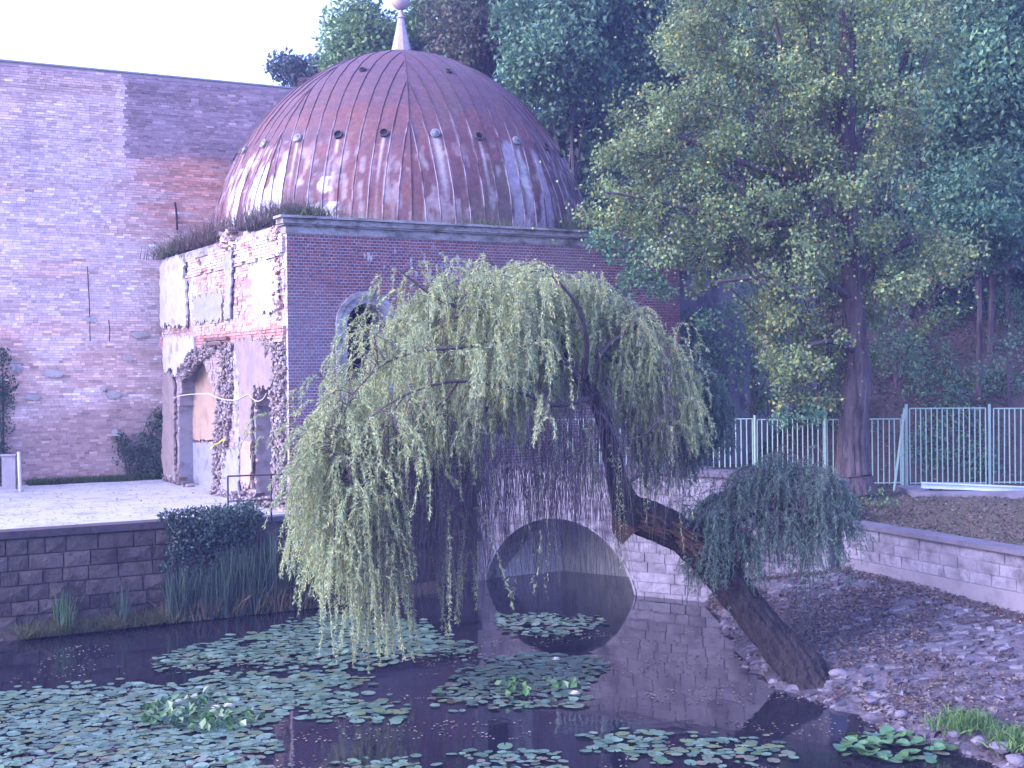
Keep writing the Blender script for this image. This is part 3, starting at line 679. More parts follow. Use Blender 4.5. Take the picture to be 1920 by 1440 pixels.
# portholes: three low and one high on every facet; light paint runs below the low ones
def facet_frame(k):
    an = R(29.5 - 90 + 45 * k)              # outward normal direction angle; k=0 looks like the facade
    n_ = Vector((math.cos(an), math.sin(an), 0)); t_ = Vector((-math.sin(an), math.cos(an), 0)); return n_, t_
def dome_pt(k, w, t, out=0.0):
    n_, t_ = facet_frame(k); r = float(dome_r(t)); dt = .01
    dr = float(dome_r(min(1, t + dt)) - dome_r(max(0, t - dt))); dz = (min(1, t + dt) - max(0, t - dt)) * (DZT - DZ0)
    nn = (n_ * dz - Vector((0, 0, 1)) * dr).normalized()
    rr_ = float(rnd_f(r, w)); nh = (n_ * r + t_ * w).normalized(); nn = (nh * dz - Vector((0, 0, 1)) * dr).normalized(); th_ = Vector((-nh.y, nh.x, 0)); return DC + (n_ * r + t_ * w) * rr_ + Vector((0, 0, DZ0 + t * (DZT - DZ0))) + nn * out, nn, th_
PH_T = .455
def hips(r): return r * T8
phw = lambda j: (j - 1) * float(dome_r(PH_T)) * T8 * 2 * .315
graff = []
def seg(p, q, wd): graff.append((np.array(p), np.array(q), wd))
for k in range(8):
    n_, t_ = facet_frame(k); W0 = 2 * DAP * T8 / NST
    for j in range(NST):
        wl, wr = -DAP * T8 + j * W0, -DAP * T8 + (j + 1) * W0
        nw = 7
        hp = rs * T8; a = np.clip(wl, -hp, hp); e = np.clip(wr, -hp, hp)
        rows = int(np.sum(e - a > 1e-4)) + 1; rows = min(rows, NR)
        fr = np.linspace(0, 1, nw)
        WW = a[:rows, None] + (e - a)[:rows, None] * fr[None]; RR = np.repeat(rs[:rows, None], nw, 1); ZZ = np.repeat(zs[:rows, None], nw, 1)
        dent = (fbm(WW.ravel() + k * 9, ZZ.ravel(), sc=1.1, s=130) - .5).reshape(WW.shape) * .05
        RR2 = RR + dent * np.clip((hp[:rows, None] - np.abs(WW)) * 3, 0, 1)
        kf = rnd_f(RR, WW); X = DC.x + (n_.x * RR2 + t_.x * WW) * kf; Y = DC.y + (n_.y * RR2 + t_.y * WW) * kf
        V = np.stack([X, Y, ZZ], -1).reshape(-1, 3)
        q = (np.arange(rows - 1)[:, None] * nw + np.arange(nw - 1)[None]).ravel(); F = np.stack([q, q + 1, q + nw + 1, q + nw], 1)
        C = rust(V[:, 0], V[:, 1], V[:, 2], k, WW.ravel())
        tt = (V[:, 2] - DZ0) / (DZT - DZ0); wv = WW.ravel()
        wh = np.array([.58, .56, .60])
        for jj in range(3):
            s_ = random.Random(k * 7 + jj).random(); wid = .03 + .12 * s_ * s_ * s_
            d = np.exp(-((wv - phw(jj)) / wid) ** 2) * (tt < PH_T - .01) * sst(fbm(wv * 4 + k, tt * 9, sc=1, s=140 + jj), .42, .52) * (1 - .8 * sst(PH_T - tt, .05, .25 + .35 * s_))
            C = mixc(C, wh, np.clip(d * .5, 0, .6))
        # whole pale strips: one on the facet left of the hip's neighbour, two on the right
        if (k == 7 and j in (0, 1)) or (k == 6 and j in (9, 10, 7)):
            pw = (1 - sst(tt + (fbm(wv * 2, tt * 14, s=150) - .5) * .25, .34, .40)) * sst(fbm(wv * 3 + j, tt * 9, sc=1, s=152), .30, .42)
            C = mixc(C, np.array([.62, .60, .62]), .88 * pw)
        if k == 0 and j in (7, 8, 9, 10):
            pw = (1 - sst(tt + (fbm(wv * 2, tt * 8, s=155) - .5) * .2, .42, .47)) * sst(fbm(wv * 2 + j, tt * 6, sc=1, s=157), .38, .55)
            C = mixc(C, np.array([.34, .30, .38]), .62 * pw)
        # seams carry pale paint lines
        ed = np.tile((fr < .01) | (fr > .99), rows)
        C = mixc(C, np.array([.48, .42, .46]), .3 * ed * sst(fbm(wv * 8 + k, tt * 20, s=160), .4, .55) * (1 - sst(tt, .45, .65)))
        SG = None
        if k == 7:       # faded graffiti on the facet left of the hip: a white letter pair
            uu = (wv); zz = V[:, 2]
            def stroke(pts, wd, close=False):
                d = np.full(len(uu), 9.0)
                for (ax, az), (bx, bz) in zip(pts, pts[1:]):
                    vx, vz = bx - ax, bz - az; L2 = vx * vx + vz * vz + 1e-9; h_ = np.clip(((uu - ax) * vx + (zz - az) * vz) / L2, 0, 1)
                    d = np.minimum(d, np.hypot(uu - ax - h_ * vx, zz - az - h_ * vz))
                return d < wd
            ring = lambda cx_, cz_, rr, a0=0, a1=360: [(cx_ + rr * math.cos(R(t_2)), cz_ + rr * math.sin(R(t_2))) for t_2 in range(a0, a1 + 1, 20)]
            g0 = -.35
            bgp = stroke([(g0 - .25, 9.55), (g0 + .2, 9.6), (g0 + .6, 9.62)], .26) | stroke(ring(g0 + .2, 10.35, .12), .1)
            C = mixc(C, np.array([.62, .60, .64]), .8 * bgp * sst(fbm(uu * 3, zz * 3, s=170), .3, .42))
            st_ = stroke(ring(g0 - .18, 9.72, .13, 30, 330), .035) | stroke(ring(g0 + .58, 9.62, .12), .04) | stroke([(g0 + .1, 9.4), (g0 + .1, 9.95), (g0 + .28, 9.85), (g0 + .12, 9.7), (g0 + .32, 9.42)], .04) | stroke([(g0 - .42, 10.1), (g0 - .30, 9.9), (g0 - .18, 10.1)], .03)
            C = mixc(C, np.array([.10, .08, .12]), .85 * st_)
        o = mesh('roof_sheet', V, F, M['dome'], None, smooth=True, C=np.clip(C, .01, .9)); o.parent = dome; o.matrix_parent_inverse = Matrix.Translation(-(DC + Vector((0, 0, DZ0))))
    # seams of this facet and its hip
    m = MB()
    for j in range(1, NST):
        w = -DAP * T8 + j * W0; rows = int(np.sum(rs * T8 > abs(w)))
        m.tube([DC + (n_ * float(rs[i] + .012) + t_ * w) * float(rnd_f(rs[i], w)) + Vector((0, 0, zs[i])) for i in range(0, rows, 2)], .015, 4)
    Vs, Fs = m.v, m.f
    Va = np.array([tuple(v) for v in Vs]); Cs = rust(Va[:, 0], Va[:, 1], Va[:, 2], k, Va[:, 0]) * .62
    tS = (Va[:, 2] - DZ0) / (DZT - DZ0)
    Cs = mixc(Cs, np.array([.44, .38, .42]), .6 * sst(fbm(Va[:, 0] * 3, Va[:, 1] * 3, Va[:, 2] * 2.5, s=161), .42, .55) * (1 - sst(tS + .2 * (fbm(Va[:, 0], Va[:, 1], s=5) - .5), .42, .62)))
    o = mesh('seam', Vs, Fs, M['dome'], None, C=Cs); o.parent = dome; o.matrix_parent_inverse = Matrix.Translation(-(DC + Vector((0, 0, DZ0)))); o['kind'] = 'stuff'
    V, F = tube([DC + (n_ * float(rs[i]) + t_ * float(rs[i]) * T8) * (float(rnd_f(1, T8)) + .002) + Vector((0, 0, zs[i])) for i in range(0, NR, 3)], .018, 5)
    Va = np.array([tuple(v) for v in V]); o = mesh('hip_seam', V, F, M['dome'], None, C=rust(Va[:, 0], Va[:, 1], Va[:, 2], k, Va[:, 0]) * .75); o.parent = dome; o.matrix_parent_inverse = Matrix.Translation(-(DC + Vector((0, 0, DZ0))))
def dchild(o): o.parent = dome; o.matrix_parent_inverse = Matrix.Translation(-(DC + Vector((0, 0, DZ0)))); return o
def porthole(k, w, t, rad, glazed):
    p, nn, tn = dome_pt(k, w, t); up = nn.cross(tn).normalized(); m = MB(); n = 14; V = []; F = []
    rings = [(rad * 1.0, -.05), (rad * 1.0, .07), (rad * .78, .07), (rad * .78, -.03)]
    for r_, o_ in rings:
        for i in range(n):
            an = 2 * math.pi * i / n; V.append(p + tn * math.cos(an) * r_ + up * math.sin(an) * r_ + nn * o_)
    for a in range(3):
        for i in range(n): j = (i + 1) % n; F.append((a * n + i, a * n + j, (a + 1) * n + j, (a + 1) * n + i))
    ring_o = dchild(mesh('porthole', V, F, M['cement'] if glazed else M['coping'], None, smooth=False))
    V = [p + tn * math.cos(2 * math.pi * i / n) * rad * .8 + up * math.sin(2 * math.pi * i / n) * rad * .8 + nn * (.075 if glazed else .012) for i in range(n)] + [p + nn * (.12 if glazed else .012)]
    F = [(i, (i + 1) % n, n) for i in range(n)]
    g_ = mesh('porthole_pane' if glazed else 'porthole_dark_disc', V, F, M['glass'] if glazed else M['void'], None)  # unglazed ones: near-black disc stands in for the shaded opening
    g_.parent = db; g_.matrix_parent_inverse = db.matrix_basis.inverted()
    g_.parent = dome; g_.matrix_parent_inverse = Matrix.Translation(-(DC + Vector((0, 0, DZ0))))
GLZ = {(7, 0): 1, (0, 0): 1, (0, 2): 1, (6, 2): 1, (6, 1): 1, (1, 0): 0}
for k in range(8):
    for j in range(3): porthole(k, phw(j), PH_T, .125, GLZ.get((k, j), 0))
    porthole(k, 0, .80, .10, 0)
# finial
fz = DZT
def lathe(prof, n, c):
    V = []; F = []
    for r_, z in prof:
        for i in range(n): an = 2 * math.pi * i / n; V.append((c.x + r_ * math.cos(an), c.y + r_ * math.sin(an), z))
    for a in range(len(prof) - 1):
        for i in range(n): j = (i + 1) % n; F.append((a * n + i, a * n + j, (a + 1) * n + j, (a + 1) * n + i))
    F.append(tuple(range(n))[::-1]); F.append(tuple(range((len(prof) - 1) * n, len(prof) * n))); return V, F
V, F = lathe([(.33, fz - .12), (.31, fz - .02), (.24, fz + .30), (.15, fz + .72), (.10, fz + 1.0)], 10, DC); fin = mesh('finial', V, F, M['finial'], db)
V, F = lathe([(.10, fz + 1.0), (.13, fz + 1.03), (.13, fz + 1.07), (.07, fz + 1.10), (.05, fz + 1.3)], 16, DC); mesh('finial_collar', V, F, M['finial'], fin)
V, F = lathe([(.05, fz + 1.28)] + [(.29 * math.sin(a), fz + 1.55 - .29 * math.cos(a)) for a in np.linspace(.25, math.pi - .05, 12)], 20, DC); mesh('finial_ball', V, F, M['finial'], fin, smooth=True)
m = MB(); 
for k in range(8):
    n_, t_ = facet_frame(k); h_ = (DAP + .03) * T8
    m.add([DC + (n_ * (DAP + .03) + t_ * s_ * h_) * .95 + Vector((0, 0, z)) for z in (8.9, 9.12) for s_ in (-1, 1)], [(0,1,3,2)])
m.out('dome_curb', M['coping'], db)

# rope and yellow tape on the ruined wall
rp = spline([(*LEF.w(*lp(x, y), .13),) for x, y in [(333,746),(350,741),(385,738),(403,739),(412,744),(430,749),(448,750),(458,747),(474,739),(482,747),(492,752),(502,748),(509,737)]], 4)
V, F = tube(rp, .009, 5); o = mesh('rope', V, F, M['rope']); setp(o, 'thin off-white rope sagging across the ruined wall beside the brick facade', 'rope')
rb = [LEF.w(*lp(x, y), .16) for x, y in [(405,841),(412,834),(420,832),(428,824),(432,826)]]
V = []; F = []
for i, p in enumerate(rb): V += [p + Vector((0, -.03 * (i % 2), .03)), p + Vector((0, .02, -.03 + .02 * (i % 3)))]
for i in range(len(rb) - 1): F.append((2 * i, 2 * i + 1, 2 * i + 3, 2 * i + 2))
F += [(f[3], f[2], f[1], f[0]) for f in []]
o = mesh('warning_tape', V, F, M['yellow']); setp(o, 'scrap of yellow tape snagged on the ruined left wall', 'tape')

# ------------------------------------------------------------------ block walls
def block_mesh(name, mat, jag=.04, seed=0):
    r_ = random.Random(seed); bv = .06
    V = []
    for sx in (-.5, .5):
        for sz in (-.5, .5):
            V.append((sx * .985, -.5 + r_.uniform(-jag, jag), sz * .97)); V.append((sx, -.5 + bv * 2, sz)); V.append((sx, .5, sz))
    def i(a, b_, c): return (a * 2 + b_) * 3 + c
    cen = len(V); V.append((r_.uniform(-.1, .1), -.5 - abs(r_.uniform(0, jag * 2)), r_.uniform(-.1, .1)))
    ring = [i(0,0,0), i(1,0,0), i(1,1,0), i(0,1,0)]; r2 = [i(0,0,1), i(1,0,1), i(1,1,1), i(0,1,1)]; r3 = [i(0,0,2), i(1,0,2), i(1,1,2), i(0,1,2)]
    F = [(ring[k], ring[(k + 1) % 4], cen) for k in range(4)]
    for k in range(4): l = (k + 1) % 4; F.append((ring[k], r2[k], r2[l], ring[l])); F.append((r2[k], r3[k], r3[l], r2[l]))
    me = bpy.data.meshes.new(name); me.from_pydata(V, [], F); me.update(); me.materials.append(mat); return me
def place_block(me, name, pl, u0, u1, z0, z1, out, depth, parent):
    o = bpy.data.objects.new(name, me); COL.objects.link(o)
    o.location = pl.w((u0 + u1) / 2, (z0 + z1) / 2, out - depth / 2); o.rotation_euler = (0, 0, pl.th); o.scale = (u1 - u0, depth, z1 - z0)
    return adopt(o, parent)
def block_wall(pl, L, z0, heights, wr, mats, parent, jt=.018, proud=(.0, .035), skipf=None, u0=0.0, name='stone', depth=.2):
    z = z0
    for h_ in heights:
        u = u0 - random.uniform(0, wr[1])
        while u < L:
            w_ = random.uniform(*wr); a = max(u, u0); e = min(u + w_, L)
            if e - a > .08:
                s = skipf(a, e, z, z + h_) if skipf else None
                if s is None: place_block(random.choice(mats), name, pl, a, e - jt, z, z + h_ - jt, random.uniform(*proud), depth, parent)
                elif s != 'skip': s.name = name; adopt(s, parent)
            u += w_
        z += h_

# pond wall under the terrace
rw = empty('pond_wall', RET.w(9, 0), 'dark sandstone block wall holding up the gravel terrace above the pond', 'wall')
m = MB(); pbox(m, RET, -6, RLEN, -.6, -.03, -1, TER - .02); m.out('wall_core', surf('dark_joint', [(.05,.04,.045),(.09,.07,.075)], 3), rw)
bm_ = [block_mesh('stone', M['stonebrown'], .10, s) for s in range(6)]
block_wall(RET, RLEN, -.25, [.30, .33, .30, .34, .31, .33, .345], (.34, .78), bm_, rw, jt=.022, proud=(.0, .06), u0=2.0)
u = -6
while u < RLEN:
    w_ = random.uniform(1.0, 1.5); e = min(u + w_, RLEN + .06); m = MB(); pbox(m, RET, u + .004, e - .004, -.42, .10, TER - .02, TER + .13); m.out('coping_stone', M['coping'], rw); u += w_
# low quay wall between the terrace corner and the bridge
qw = empty('quay_wall', QUA.w(0, 0), 'grey ledged quay wall below the brick facade, half hidden by the willow', 'wall')
m = MB(); pbox(m, QUA, 0, QLEN, -.9, 0, -1, TER - .06); m.out('wall_core', M['stonebrown'], qw)
m = MB(); pbox(m, QUA, 0, QLEN, -.3, .16, 1.10, 1.26); m.out('ledge', M['coping'], qw)
block_wall(QUA, QLEN, -.2, [.32, .32, .33, .32], (.4, .8), bm_, qw, jt=.02, proud=(.0, .02), depth=.1)
u = .06
while u < QLEN:
    w_ = random.uniform(.9, 1.3); e = min(u + w_, QLEN); m = MB(); pbox(m, QUA, u + .004, e - .004, -.35, .04, TER - .06, TER + .05); m.out('coping_stone', M['greycoping'], qw); u += w_

# bridge
br = empty('stone_bridge', BRI.w(2.45, 0), 'pale stone footbridge with a round arch mirrored in the pond', 'bridge')
AC, AH, AZ = 2.45, 2.17, 1.73; AR = (AH * AH + AZ * AZ) / (2 * AZ); ACZ = AZ - AR
def arcz(u): return ACZ + math.sqrt(max(0, AR * AR - (u - AC) ** 2)) if abs(u - AC) < AH else -9
N = 40; us = [AC - AH + 2 * AH * i / N for i in range(N + 1)]
m = MB()
for a, e in zip(us, us[1:]):
    za, ze = arcz(a + 1e-4) if a < AC else arcz(a), arcz(e - 1e-4)
    za = max(za, -.4); ze = max(ze, -.4)
    m.add([BRI.w(a, za, -.02), BRI.w(e, ze, -.02), BRI.w(e, 2.9, -.02), BRI.w(a, 2.9, -.02)], [(0,1,2,3)])
    m.add([BRI.w(a, za, -1.2), BRI.w(e, ze, -1.2), BRI.w(e, 2.9, -1.2), BRI.w(a, 2.9, -1.2)], [(3,2,1,0)])
pbox(m, BRI, 0, AC - AH, -1.2, -.02, -1, 2.9); pbox(m, BRI, AC + AH, BLEN, -1.2, -.02, -1, 2.9)
m.out('bridge_core', M['mortar'], br)
m = MB()
for a, e in zip(us, us[1:]):
    za, ze = max(-.4, arcz(a + 1e-4) if a < AC else arcz(a)), max(-.4, arcz(e - 1e-4))
    m.add([BRI.w(a, za, .02), BRI.w(e, ze, .02), BRI.w(e, ze, -1.2), BRI.w(a, za, -1.2)], [(0,1,2,3)])
m.out('arch_vault', M['cement'], br, smooth=True)
m = MB(); pbox(m, BRI, AC + AH - .02, AC + AH + .03, -1.2, -.03, -1, .2); m.out('vault_foot', M['cement'], br)
# arch ring, a smooth rendered rim
prof = [(AC + AR * math.cos(t), ACZ + AR * math.sin(t), AC + (AR + .05) * math.cos(t), ACZ + (AR + .05) * math.sin(t)) for t in np.linspace(math.asin(-ACZ / AR) if ACZ < 0 else 0, math.pi - math.asin(-ACZ / AR), 30)]
m = MB(); V = []; F = []
for q in prof: V += [BRI.w(q[0], q[1], -.02), BRI.w(q[0], q[1], .022), BRI.w(q[2], q[3], .022), BRI.w(q[2], q[3], -.02)]
for k in range(len(prof) - 1):
    for j in range(4): F.append((k * 4 + j, k * 4 + (j + 1) % 4, k * 4 + 4 + (j + 1) % 4, k * 4 + 4 + j))
m.add(V, F); m.out('arch_rim', M['stonegrey'], br)
# pale inner wall behind the arch with a dark side opening
INB = Plane(BRI.w(0, 0, -2.35).x, BRI.w(0, 0, -2.35).y, BRI.th)
m = MB(); pbox(m, INB, .45, 6.0, -.2, 0, -.6, 2.6); m.out('inner_wall', surf('stained_culvert_wall', [(.10,.11,.10),(.26,.27,.25),(.16,.17,.16),(.34,.34,.34)], 1.4, bstr=.6, bscale=14, stretch=(1,1,.4)), br)
m = MB(); pbox(m, INB, -.2, 6.2, -3.2, -3.0, -.6, 2.6); pbox(m, INB, -.3, -.1, -3.2, 0, -.6, 2.6); pbox(m, INB, -.3, 6, -3.2, -.02, 2.6, 2.8); m.out('culvert', M['void'], br)
bmg = [block_mesh('stone', M['stonegrey'], .05, s + 20) for s in range(6)]
def bskip(a, e, z0, z1):
    hi = max(arcz(a), arcz(e), arcz((a + e) / 2)) if (e > AC - AH and a < AC + AH) else -9
    if a < AC < e: hi = AZ
    off = .05
    def az(u): return (ACZ + math.sqrt(max(0, (AR + off) ** 2 - (u - AC) ** 2))) if abs(u - AC) < AR + off and abs(u - AC) < AH + off else -9
    lo = [az(a + (e - a) * k / 6) for k in range(7)]
    if max(lo) <= z0: return None
    if min(lo) >= z1 - .03: return 'skip'
    pts = [(a + (e - a) * k / 6, min(max(z0, lo[k]), z1 - .02)) for k in range(7)]
    pts = [p for p in pts if p[1] < z1 - .021] or pts
    if len(pts) < 2: return 'skip'
    poly = pts + [(pts[-1][0], z1 - .018), (pts[0][0], z1 - .018)]
    V = [BRI.w(u_, z_, .015) for u_, z_ in poly] + [BRI.w(u_, z_, -.1) for u_, z_ in poly]; n = len(poly)
    F = [tuple(range(n)[::-1])[::-1]] + [(i, i + n, (i + 1) % n + n, (i + 1) % n) for i in range(n)]
    return mesh('stone', V, F, M['stonegrey'])
block_wall(BRI, BLEN, -.12, [.235] * 13, (.36, .62), bmg, br, jt=.008, proud=(.0, .02), skipf=bskip, depth=.15)
u = 0
while u < BLEN:
    w_ = random.uniform(1.0, 1.4); e = min(u + w_, BLEN + .1); m = MB(); pbox(m, BRI, u + .003, e - .003, -.5, .10, 2.935, 3.07); m.out('coping_stone', M['greycoping'], br); u += w_

# right garden wall
gwl = empty('garden_wall', RGT.w(0, 1), 'low pale block wall with grey coping between leafy lawn and pond bank', 'wall')
m = MB(); pbox(m, RGT, -.3, GLEN, -.35, 0, .2, 1.97); m.out('wall_core', M['mortar'], gwl)
m = MB(); pbox(m, RGT, 0, GLEN, -.05, .05, .3, 1.28); m.out('rendered_foot', M['concrete'], gwl)
block_wall(RGT, GLEN, 1.285, [.23, .23, .23], (.45, .75), bmg, gwl, jt=.008, proud=(.01, .03), depth=.12)
u = 0
while u < GLEN:
    w_ = random.uniform(1.0, 1.4); e = min(u + w_, GLEN); m = MB(); pbox(m, RGT, u + .003, e - .003, -.42, .10, 1.978, 2.07); m.out('coping_stone', M['greycoping'], gwl); u += w_
# stained wall behind the building corner
p0 = P(1268, 515, 39.2); p1 = P(1530, 486, 41.5); hw = Plane(p0.x, p0.y, math.atan2(p1.y - p0.y, p1.x - p0.x)); L = math.hypot(p1.x - p0.x, p1.y - p0.y)
hwl = empty('hill_retaining_wall', hw.w(0, 2), 'stained grey retaining wall at the hill foot, right of the brick building', 'wall')
m = MB(); m.add([hw.w(0, 1.5, 0), hw.w(L, 1.5, 0), hw.w(L, 1.5, -.4), hw.w(0, 1.5, -.4), hw.w(0, p0.z, 0), hw.w(L, p1.z, 0), hw.w(L, p1.z, -.4), hw.w(0, p0.z, -.4)], BOXF); m.out('wall_body', M['oldwall'], hwl)
m = MB(); m.add([hw.w(0, p0.z, .08), hw.w(L, p1.z, .08), hw.w(L, p1.z, -.5), hw.w(0, p0.z, -.5), hw.w(0, p0.z + .1, .08), hw.w(L, p1.z + .1, .08), hw.w(L, p1.z + .1, -.5), hw.w(0, p0.z + .1, -.5)], BOXF); m.out('wall_coping', M['coping'], hwl)

# ------------------------------------------------------------------ railing, fences, posts, beam
rail = empty('railing', (-6.6, 30.4, TER), 'plain black metal guard rail at the terrace corner under the brick facade', 'railing')
r0 = PZ(427, 893, 3.06); r0 = P(427, 893, 30.35); r1 = P(508, 890, 30.25); r2 = P(610, 888, 31.2)
zb = TER - .02
def bar(name, a, b_, r_, par, mat=M['black'], n=6):
    V, F = tube([a, b_], r_, n); return mesh(name, V, F, mat, par)
bar('top_rail', r0, r1, .022, rail); bar('top_rail', r1, r2, .022, rail)
for a in (r0, r1, r2): bar('post', Vector((a.x, a.y, zb)), a, .022, rail)
dz = Vector((0, 0, -.58)); bar('lower_rail', r0 + dz, r1 + dz, .018, rail); bar('lower_rail', r1 + dz, r2 + dz, .018, rail)

bar_me = None
def fence(name, label, pa, pb, ztop, zbot, posts, nb, group=None, gap=.06, postup=.12):
    global bar_me
    root = empty(name, (pa[0], pa[1], zbot), label, 'fence', group)
    if bar_me is None:
        V, F = tube([(0, 0, 0), (0, 0, 1)], .021, 4); bar_me = bpy.data.meshes.new('bar'); bar_me.from_pydata([tuple(v) for v in V], [], F); bar_me.update(); bar_me.materials.append(M['greenmetal'])
    a = Vector((pa[0], pa[1], 0)); b_ = Vector((pb[0], pb[1], 0)); d = (b_ - a); L = d.length; d.normalize()
    for z in (ztop, zbot + .12):
        V, F = tube([a + d * gap + Vector((0, 0, z)), b_ - d * gap + Vector((0, 0, z))], .018, 4); mesh('rail', V, F, M['greenmetal'], root)
    for i in range(nb):
        q = a + d * (gap + (L - 2 * gap) * (i / (nb - 1))); o = bpy.data.objects.new('bar', bar_me); COL.objects.link(o); o.location = (q.x, q.y, zbot + .08)
        o.rotation_euler = (random.uniform(-.006, .006), random.uniform(-.006, .006), .6); o.scale = (1, 1, ztop - zbot - .08); adopt(o, root)
    for k, q in enumerate((a, b_)):
        if posts[k]:
            V, F = tube([q + Vector((0, 0, zbot - .2)), q + Vector((0, 0, ztop + postup))], .04, 6); mesh('post', V, F, M['greenmetal'], root)
    return root
FL = [(1040, 34.6), (1128, 34.65), (1270, 34.75), (1415, 34.85), (1547, 34.95), (1692, 35.05)]
FD = ['far left fence panel behind the willow trunk, against the brick facade', 'fence panel left of the bridge centre, seen through willow strands', 'fence panel above the bridge between willow and open view', 'fence panel in open view left of the big broadleaf tree', 'fence panel partly hidden by the thick tree trunk, beside the leaning pole']
for i in range(5):
    (xa, da), (xb, db_) = FL[i], FL[i + 1]; a = P(xa, 787, da); b_ = P(xb, 787 if i < 4 else 781, db_)
    fence('fence_panel', 'pale green bar ' + FD[i], (a.x, a.y), (b_.x, b_.y), a.z, 2.2, (True, i == 4), 14 if i else 9, 'pale green metal fence panels')
for (xa, xb, lab) in ((1699, 1855, 'tall pale green bar fence panel above the pale blue beam, at right'), (1855, 2013, 'tall pale green bar fence panel cut by the right edge of view'), (2013, 2170, 'tall pale green bar fence panel past the right edge of view')):
    a = P(xa, 766, 35.3); b_ = P(xb, 766, 35.1); fence('fence_panel', lab, (a.x, a.y), (b_.x, b_.y), a.z, 2.16, (True, xa == 2013), 15, 'pale green metal fence panels', gap=.10)
V, F = tube([P(1676, 922, 34.5), P(1696, 765, 34.9)], .035, 6); o = mesh('leaning_pole', V, F, M['greenmetal']); setp(o, 'pale green pole leaning against the fence beside the thick tree trunk', 'pole')
# slab and beam
c0 = P(1712, 935, 33.0); sb = empty('concrete_slab', (c0.x, c0.y, 2.1), 'grey concrete slab lying at the fence foot under the pale blue beam', 'slab')
a = P(1700, 932, 33.6); c = P(1990, 948, 33.0); m = MB(); z0 = 2.0
m.add([(a.x, a.y - .5, z0), (c.x, c.y - .5, z0), (c.x, c.y + .9, z0), (a.x, a.y + .9, z0), (a.x, a.y - .5, 2.24), (c.x, c.y - .5, 2.24), (c.x, c.y + .9, 2.3), (a.x, a.y + .9, 2.3)], BOXF); m.out('slab_body', M['concrete'], sb)
b0 = P(1728, 906, 33.4); b1 = P(1990, 917, 33.1)
bmn = empty('steel_beam', b0, 'long pale blue metal beam resting on small blocks before the fence', 'beam')
def beam(p, q, hh, ww, name, mat, par):
    d = (q - p).normalized(); s_ = Vector((-d.y, d.x, 0)) * ww / 2; u_ = Vector((0, 0, hh))
    m = MB(); m.add([p - s_, q - s_, q + s_, p + s_, p - s_ + u_, q - s_ + u_, q + s_ + u_, p + s_ + u_], BOXF); return m.out(name, mat, par)
beam(b0, b1, .03, .18, 'beam_flange', M['bluemetal'], bmn); beam(b0 - Vector((0, 0, .09)), b1 - Vector((0, 0, .09)), .088, .05, 'beam_web', M['bluemetal'], bmn); beam(b0 - Vector((0, 0, .12)), b1 - Vector((0, 0, .12)), .028, .16, 'beam_flange', M['bluemetal'], bmn)
for t, nm in ((.1, 'left'), (.52, 'middle'), (.68, 'third')):
    q = b0.lerp(b1, t); m = MB(); m.box(q.x - .12, q.x + .12, q.y - .12, q.y + .12, 2.24, q.z - .122); 
    ob = m.out('support_block', M['coping'], bmn)
# white post and board by the big wall
wp = P(38, 912, 38.2); m = MB(); m.tube([(wp.x, wp.y, TER - .05), (wp.x - .03, wp.y, TER + 1.15)], .05, 8); o = m.out('marker_post', M['whitepaint']); setp(o, 'slim white post standing by the grey board at far left of the yard', 'post')
bp0 = P(6, 912, 38.8); bp1 = P(34, 912, 38.9); m = MB(); m.box(bp0.x, bp1.x, 38.7, 38.82, TER - .05, TER + 1.0); m.box(bp0.x - .03, bp1.x + .03, 38.66, 38.86, TER + 1.0, TER + 1.05); o = m.out('board', M['board']); setp(o, 'upright grey board behind the white post, at foot of the tall wall', 'board')

# ------------------------------------------------------------------ foliage
def leaves(cen, ln, wd, cols, parent, name, mat, tilt=.8, dirs=None, kind='stuff', up=.5):
    "one diamond-shaped blade per centre"
    n = len(cen)
    if dirs is None:
        d = rng.normal(0, 1, (n, 3)); d[:, 2] -= .35
    else: d = dirs
    d = d / np.linalg.norm(d, axis=1, keepdims=True)
    nn = rng.normal(0, 1, (n, 3)) * tilt; nn[:, 2] += up; b_ = np.cross(d, nn); b_ /= (np.linalg.norm(b_, axis=1, keepdims=True) + 1e-9)
    nl = np.cross(b_, d)
    L = (ln * rng.uniform(.7, 1.3, n))[:, None]; W = (wd * rng.uniform(.7, 1.3, n))[:, None]
    V = np.stack([cen - d * L / 2, cen + b_ * W / 2 + nl * W * .12, cen + d * L / 2, cen - b_ * W / 2 + nl * W * .12], 1).reshape(-1, 3)
    F = np.arange(n * 4).reshape(-1, 4); C = np.repeat(cols, 4, 0)
    o = mesh(name, V, F, mat, parent, C=C)
    if kind: o['kind'] = kind
    return o
def clumps(cs, rad, per, flat=.75):
    cs = np.array(cs); n = len(cs); out = []
    for c, r_ in zip(cs, rad):
        k = int(per * r_ * r_); v = rng.normal(0, 1, (k, 3)); v /= np.linalg.norm(v, axis=1, keepdims=True)
        rr = r_ * rng.random(k) ** .45; v = v * rr[:, None]; v[:, 2] *= flat; out.append(c + v)
    return np.concatenate(out)
def lcolors(n, cols, w=None, pos=None, amp=.42, seed=0):
    c = pal(n, cols, w)
    if pos is not None:
        f = fbm(pos[:, 0], pos[:, 1], pos[:, 2], sc=.9, s=200 + seed); c = c * (1 + amp * (f[:, None] - .5) * 3)
    return np.clip(c, .004, .8)
TEAL = [(.070,.175,.105),(.098,.215,.118),(.052,.140,.092),(.140,.25,.105)]
BRIGHT = [(.13,.24,.07),(.10,.19,.07),(.18,.28,.08),(.08,.16,.07)]
RUSSET = [(.065,.095,.05),(.11,.085,.05),(.05,.08,.05),(.09,.11,.05)]
HAZY = [(.06,.09,.08),(.08,.11,.09),(.05,.075,.07)]
DARK = [(.048,.112,.072),(.066,.138,.082),(.036,.086,.060)]
